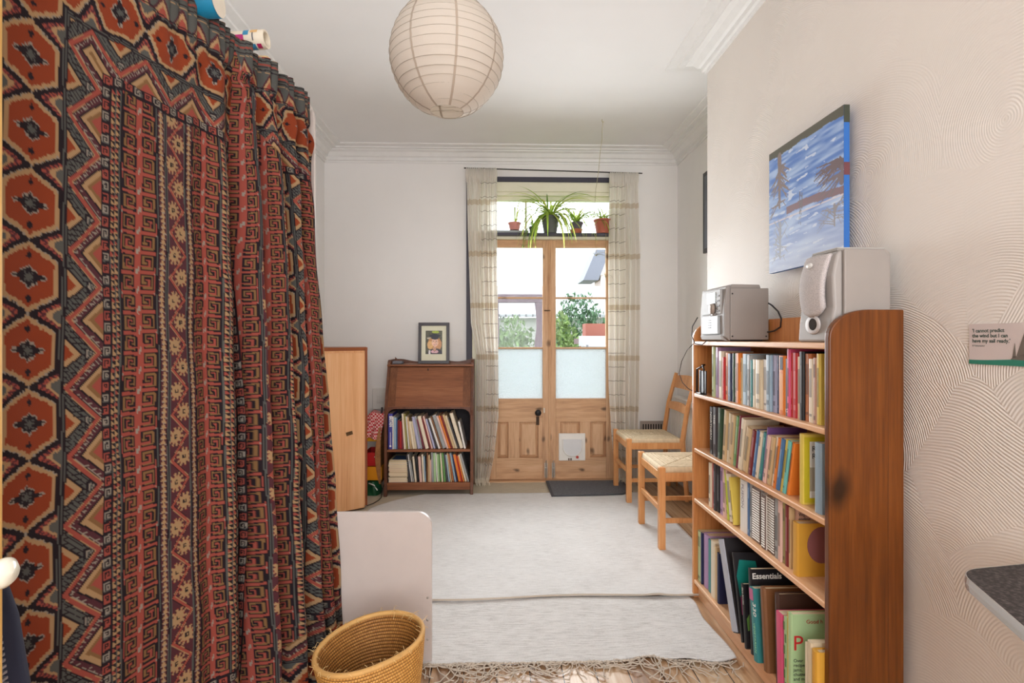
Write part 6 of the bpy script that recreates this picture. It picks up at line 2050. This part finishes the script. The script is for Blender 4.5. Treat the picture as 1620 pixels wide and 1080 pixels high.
# ================================================================== rugs
def rug_mat(name, c0, c1, sx=60, sy=320):
    m, nt, b = newmat(name)
    l = nt.links.new
    tc = N(nt, 'ShaderNodeTexCoord')
    mp = N(nt, 'ShaderNodeMapping'); mp.inputs['Scale'].default_value = (0.12, 1, 1)
    l(tc.outputs['Object'], mp.inputs[0])
    nz = N(nt, 'ShaderNodeTexNoise', i_Scale=170.0, i_Detail=4.0); l(mp.outputs[0], nz.inputs['Vector'])
    wv = N(nt, 'ShaderNodeTexWave', i_Scale=48.0, i_Distortion=3.0, i_Detail=3.0); wv.bands_direction = 'Y'
    wv.inputs['Detail Scale'].default_value = 6.0
    l(tc.outputs['Object'], wv.inputs['Vector'])
    big = N(nt, 'ShaderNodeTexNoise', i_Scale=5.0, i_Detail=3.0); l(tc.outputs['Object'], big.inputs['Vector'])
    ad = N(nt, 'ShaderNodeMath', operation='MULTIPLY_ADD', i_1=0.35); l(wv.outputs['Fac'], ad.inputs[0]); l(nz.outputs[0], ad.inputs[2])
    a2 = N(nt, 'ShaderNodeMath', operation='MULTIPLY_ADD', i_1=0.4); l(big.outputs[0], a2.inputs[0]); l(ad.outputs[0], a2.inputs[2])
    rp = N(nt, 'ShaderNodeValToRGB')
    rp.color_ramp.elements[0].position = 0.55; rp.color_ramp.elements[0].color = lin(c0) + (1,)
    rp.color_ramp.elements[1].position = 1.0; rp.color_ramp.elements[1].color = lin(c1) + (1,)
    l(a2.outputs[0], rp.inputs[0]); l(rp.outputs[0], b.inputs['Base Color'])
    b.inputs['Roughness'].default_value = 0.95; b.inputs['Specular IOR Level'].default_value = 0.1
    bp = N(nt, 'ShaderNodeBump', i_Strength=0.6, i_Distance=0.003); l(ad.outputs[0], bp.inputs['Height']); l(bp.outputs[0], b.inputs['Normal'])
    return m


# old beige carpet under the rugs
m = MB(); m.prism([(-1.36, 2.10), (-0.18, 2.10), (0.60, 2.40), (0.84, 2.60), (1.118, 3.0), (1.125, 4.17), (1.10, 4.44), (-1.36, 4.44)], 'z', 0.0, 0.006)
cp = m.build('carpet', rug_mat('beige_carpet', (176, 164, 144), (202, 192, 172)))
tag(cp, 'old beige carpet running to the garden doors under the cream rug', 'carpet')


def slab(name, x0, x1, y0, y1, zf, th, nu, nv, mat, parent, edge=None):
    u, v = np.meshgrid(np.linspace(0, 1, nu), np.linspace(0, 1, nv), indexing='ij')
    x = x0 + u * (x1 - x0); y = y0 + v * (y1 - y0)
    if edge: x, y = edge(u, v, x, y)
    z = zf(x, y, u, v)
    o = grid_mesh(name, np.stack([x, y, z], -1), None, mat, parent)
    s_ = o.modifiers.new('solid', 'SOLIDIFY'); s_.thickness = th; s_.offset = -1
    return o


RUGM = rug_mat('cream_wool', (196, 194, 192), (224, 223, 222))
r_a = thing('rug', 'large cream flatweave rug covering the floor before the garden doors', 'rug', (0, 0, 0))
def edge_a(u, v, x, y):
    x = x + np.where(u < 0.5, 1, 0) * (1 - u * 2) * 0.34 * np.clip((v - 0.78) / 0.22, 0, 1) ** 1.5 * np.clip(1 - u * 2, 0, 1)
    y = y + 0.035 * (u - 0.4) * (1 - v) + 0.012 * np.sin(u * 13) * (1 - v)
    return x, y
slab('rug_weave', -0.86, 1.128, 2.44, 4.10, lambda x, y, u, v: 0.0165 + 0.0012 * np.sin(x * 11) * np.sin(y * 6) + 0.006 * np.exp(-((x - 0.72) / 0.04) ** 2) * np.clip(1 - v * 9, 0, 1), 0.005, 160, 120, RUGM, r_a, edge_a)
m = MB(); m.tube([(-0.86 + 1.988 * i / 50, 2.44 + 0.035 * (i / 50 - 0.4) + 0.012 * math.sin(i / 50 * 13), 0.0175 + 0.006 * math.exp(-((-0.86 + 1.988 * i / 50 - 0.72) / 0.04) ** 2)) for i in range(51)], 0.0042, 8)
m.build('bound_edge', plain((196, 182, 166), 0.9), r_a, smooth=True)

r_b = thing('rug', 'nearer cream woven rug with tangled fringe in front of the basket', 'rug', (0, 0, 0))
RUG2 = rug_mat('cream_ribbed_wool', (182, 179, 176), (222, 220, 218))
def zf2(x, y, u, v):
    k = np.clip((x - 0.45) / 0.35, 0, 1)
    w = 0.010 * k * (0.5 + 0.5 * np.sin((x * 0.8 + y) * 26 + 2 * np.sin(x * 9))) * np.clip(1 - v, 0.0, 1) ** 0.5 + 0.004 * k
    return 0.0085 + 0.0012 * np.sin(y * 60 + x * 3) * 0.5 + 0.001 * np.sin(x * 8) + w * np.clip((0.95 - v) * 5, 0, 1)
def edge_b(u, v, x, y):
    x = x + 0.010 * np.sin(v * 9) * np.clip(2 * u - 1, 0, 1)
    y = y + (0.030 * np.exp(-((u - 0.76) / 0.05) ** 2) - 0.02 * np.exp(-((u - 0.95) / 0.05) ** 2) + 0.006 * np.sin(u * 30)) * (1 - v)
    return x, y
slab('rug_weave', -0.42, 0.862, 1.965, 2.46, zf2, 0.005, 200, 120, RUG2, r_b, edge_b)
# fringe
rn = random.Random(5)
m = MB()
for i in range(150):
    uq = i / 149
    x0_ = -0.40 + uq * 1.25
    y0_ = 1.968 + 0.030 * math.exp(-((uq - 0.76) / 0.05) ** 2) - 0.02 * math.exp(-((uq - 0.95) / 0.05) ** 2)
    l_ = rn.uniform(0.045, 0.10) if not (0.16 < uq < 0.42 or 0.72 < uq < 0.85) else rn.uniform(0.08, 0.16)
    pts_ = [(x0_, y0_, 0.008)]
    a = -math.pi / 2 + rn.uniform(-0.5, 0.5)
    x_, y_ = x0_, y0_
    n_ = 8
    curl = rn.uniform(-1.0, 1.0)
    for j in range(n_):
        a += curl * rn.uniform(0.1, 0.9) + rn.uniform(-0.4, 0.4)
        x_ += math.cos(a) * l_ / n_ * 1.4; y_ += math.sin(a) * l_ / n_ * 1.4
        y_ = min(y_, y0_ - 0.002)
        pts_.append((x_, y_, 0.0035 + rn.uniform(0, 0.008)))
    m.tube(pts_, 0.0021, 5)
for i in range(90):   # knotted heading of the fringe
    uq = i / 89
    x0_ = -0.41 + uq * 1.27
    y0_ = 1.963 + 0.030 * math.exp(-((uq - 0.76) / 0.05) ** 2) - 0.02 * math.exp(-((uq - 0.95) / 0.05) ** 2)
    m.tube([(x0_ - 0.008, y0_, 0.006), (x0_, y0_ - 0.008, 0.012), (x0_ + 0.008, y0_ + 0.002, 0.006)], 0.0028, 5)
fr = m.build('fringe', plain((196, 182, 166), 0.95), r_b, smooth=True)
fr['kind'] = 'stuff'

mt = thing('doormat', 'dark grey ribbed doormat at the foot of the garden doors', 'mat', (0, 0, 0))
m = MB(); m.prism([(0.398, 4.432), (0.402, 3.985), (0.93, 4.02), (1.025, 4.10), (1.020, 4.432)], 'z', 0.0185, 0.0225)
m.build('mat_border', plain((70, 72, 78), 0.7), mt, bevel=0.002)
def mat_m():
    m, nt, b = newmat('ribbed_mat')
    tc = N(nt, 'ShaderNodeTexCoord'); nz = N(nt, 'ShaderNodeTexNoise', i_Scale=260.0, i_Detail=2.0)
    rp = N(nt, 'ShaderNodeValToRGB'); rp.color_ramp.elements[0].color = lin((62, 64, 70)) + (1,); rp.color_ramp.elements[1].color = lin((124, 126, 132)) + (1,)
    rp.color_ramp.elements[0].position = 0.3; rp.color_ramp.elements[1].position = 0.75
    nt.links.new(tc.outputs['Object'], nz.inputs['Vector']); nt.links.new(nz.outputs[0], rp.inputs[0]); nt.links.new(rp.outputs[0], b.inputs['Base Color']); b.inputs['Roughness'].default_value = 0.95
    return m
m = MB(); m.prism([(0.418, 4.415), (0.420, 4.003), (0.925, 4.036), (1.006, 4.108), (1.002, 4.415)], 'z', 0.0225, 0.0255)
m.build('mat_pile', mat_m(), mt)

# ================================================================== straw basket
BS = thing('basket', 'coiled golden straw basket with frayed rim standing in front of the white panel', 'basket', (-0.335, 1.575, 0.0), (R(2), R(-4), 0))
def straw(name, c0, c1, c2):
    m, nt, b = newmat(name)
    l = nt.links.new
    uv = N(nt, 'ShaderNodeUVMap', uv_map='UVMap')
    mp = N(nt, 'ShaderNodeMapping'); mp.inputs['Scale'].default_value = (110, 33, 1)
    l(uv.outputs[0], mp.inputs[0])
    br = N(nt, 'ShaderNodeTexBrick', i_Scale=1.0); br.offset = 0.5
    br.inputs['Brick Width'].default_value = 1.0; br.inputs['Row Height'].default_value = 1.0; br.inputs['Mortar Size'].default_value = 0.10; br.inputs['Mortar Smooth'].default_value = 0.6
    br.inputs['Color1'].default_value = lin(c1) + (1,); br.inputs['Color2'].default_value = lin(c2) + (1,); br.inputs['Mortar'].default_value = lin(c0) + (1,)
    l(mp.outputs[0], br.inputs['Vector'])
    l(br.outputs['Color'], b.inputs['Base Color']); b.inputs['Roughness'].default_value = 0.65
    bp = N(nt, 'ShaderNodeBump', i_Strength=0.8, i_Distance=0.004, invert=True)
    l(br.outputs['Fac'], bp.inputs['Height']); l(bp.outputs[0], b.inputs['Normal'])
    return m
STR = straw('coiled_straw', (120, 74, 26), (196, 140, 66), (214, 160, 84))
nu_, nv_ = 180, 33 * 6 + 1
def bas(u, v, inner):
    th = u * 2 * math.pi
    z = v * 0.305
    r = 0.088 + 0.052 * v + 0.006 * np.sin(v * math.pi)
    r = r * (1 + 0.10 * v * np.cos(2 * (th - R(28)))) + 0.003 * np.sin(th * 3 + v * 2)
    rip = 0.0022 * np.abs(np.sin(v * 33 * math.pi))
    r = r + rip if not inner else r - 0.009 - rip
    dz = 0.010 * v * np.sin(th + 0.5)
    return np.stack([r * np.cos(th), r * np.sin(th), z + dz + 0.004], -1)
u, v = np.meshgrid(np.linspace(0, 1, nu_), np.linspace(0, 1, nv_), indexing='ij')
grid_mesh('basket_wall', bas(u, v, False), None, STR, BS)
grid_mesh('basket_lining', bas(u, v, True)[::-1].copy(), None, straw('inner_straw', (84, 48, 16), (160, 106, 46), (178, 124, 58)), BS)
m = MB(); m.lathe([(0.0, 0.004), (0.086, 0.004), (0.088, 0.012), (0.0, 0.012)], 32); m.build('basket_base', plain((150, 104, 50), 0.8), BS)
m = MB()
th = np.linspace(0, 1, 97)
P1 = bas(th, np.ones_like(th), False); P2 = bas(th, np.ones_like(th), True)
m.tube([tuple((a + b) / 2 + np.array([0, 0, 0.003])) for a, b in zip(P1, P2)], 0.0075, 8, cap=False)
m.build('basket_rim', plain((206, 160, 96), 0.7, var=0.25), BS, smooth=True)
m = MB(); rn = random.Random(2)
for i in range(150):
    k_ = rn.uniform(0, 1)
    p = (bas(np.array([k_]), np.array([1.0]), False)[0] + bas(np.array([k_]), np.array([1.0]), True)[0]) / 2
    a = rn.uniform(0, 2 * math.pi); l_ = rn.uniform(0.008, 0.024) * (1.6 if 0.12 < k_ < 0.25 else 1)
    m.tube([tuple(p), (p[0] + math.cos(a) * l_ * 0.6, p[1] + math.sin(a) * l_ * 0.6, p[2] + l_ * 0.5), (p[0] + math.cos(a) * l_, p[1] + math.sin(a) * l_, p[2] + rn.uniform(-0.3, 0.8) * l_)], 0.0006, 4)
fz = m.build('frayed_straw', plain((222, 190, 132), 0.8), BS)
fz['kind'] = 'stuff'

# ------------------------------------------------------------------ lettering, labels and fittings belong to the part they sit on
ON = dict(spine_label='cover', spine_lettering='cover', cover_title='cover', cover_picture='cover', cover_frame='cover', cover_sheet='cover', cover_subtitle='cover', spine_line='cover',
          spine_emblem='cover', spine_strip='cover', spine_patch='cover', spine_check='cover', binding_comb='cover', binding_strip='cover', printed_patch='roll_body', display='control_panel',
          volume_dial='control_panel', buttons='control_panel', door_print='cassette_door', screws='casing', badge='grille', keyhole='fall_front', clamp_board='fall_front',
          paper_seams='lantern_shade', wire_rings='lantern_shade', frayed_straw='basket_rim', painted_edge='stretcher', metal_edging='tabletop', printed_boat='card_sheet',
          green_stripe='card_sheet', printed_quotation='card_sheet', printed_signature='card_sheet', board_joint='side_panel', box_lid='box_cover', vent_slots='vent_plate', drawstring='bag_body', zip='bag_body')
for o in list(bpy.data.objects):
    if o.parent is None or o.parent.parent is not None: continue
    tgt = ON.get(o.name.split('.')[0])
    if not tgt: continue
    for s_ in o.parent.children:
        if s_.name.split('.')[0] == tgt and s_ is not o and s_.location.length < 1e-6:
            o.parent = s_
            break
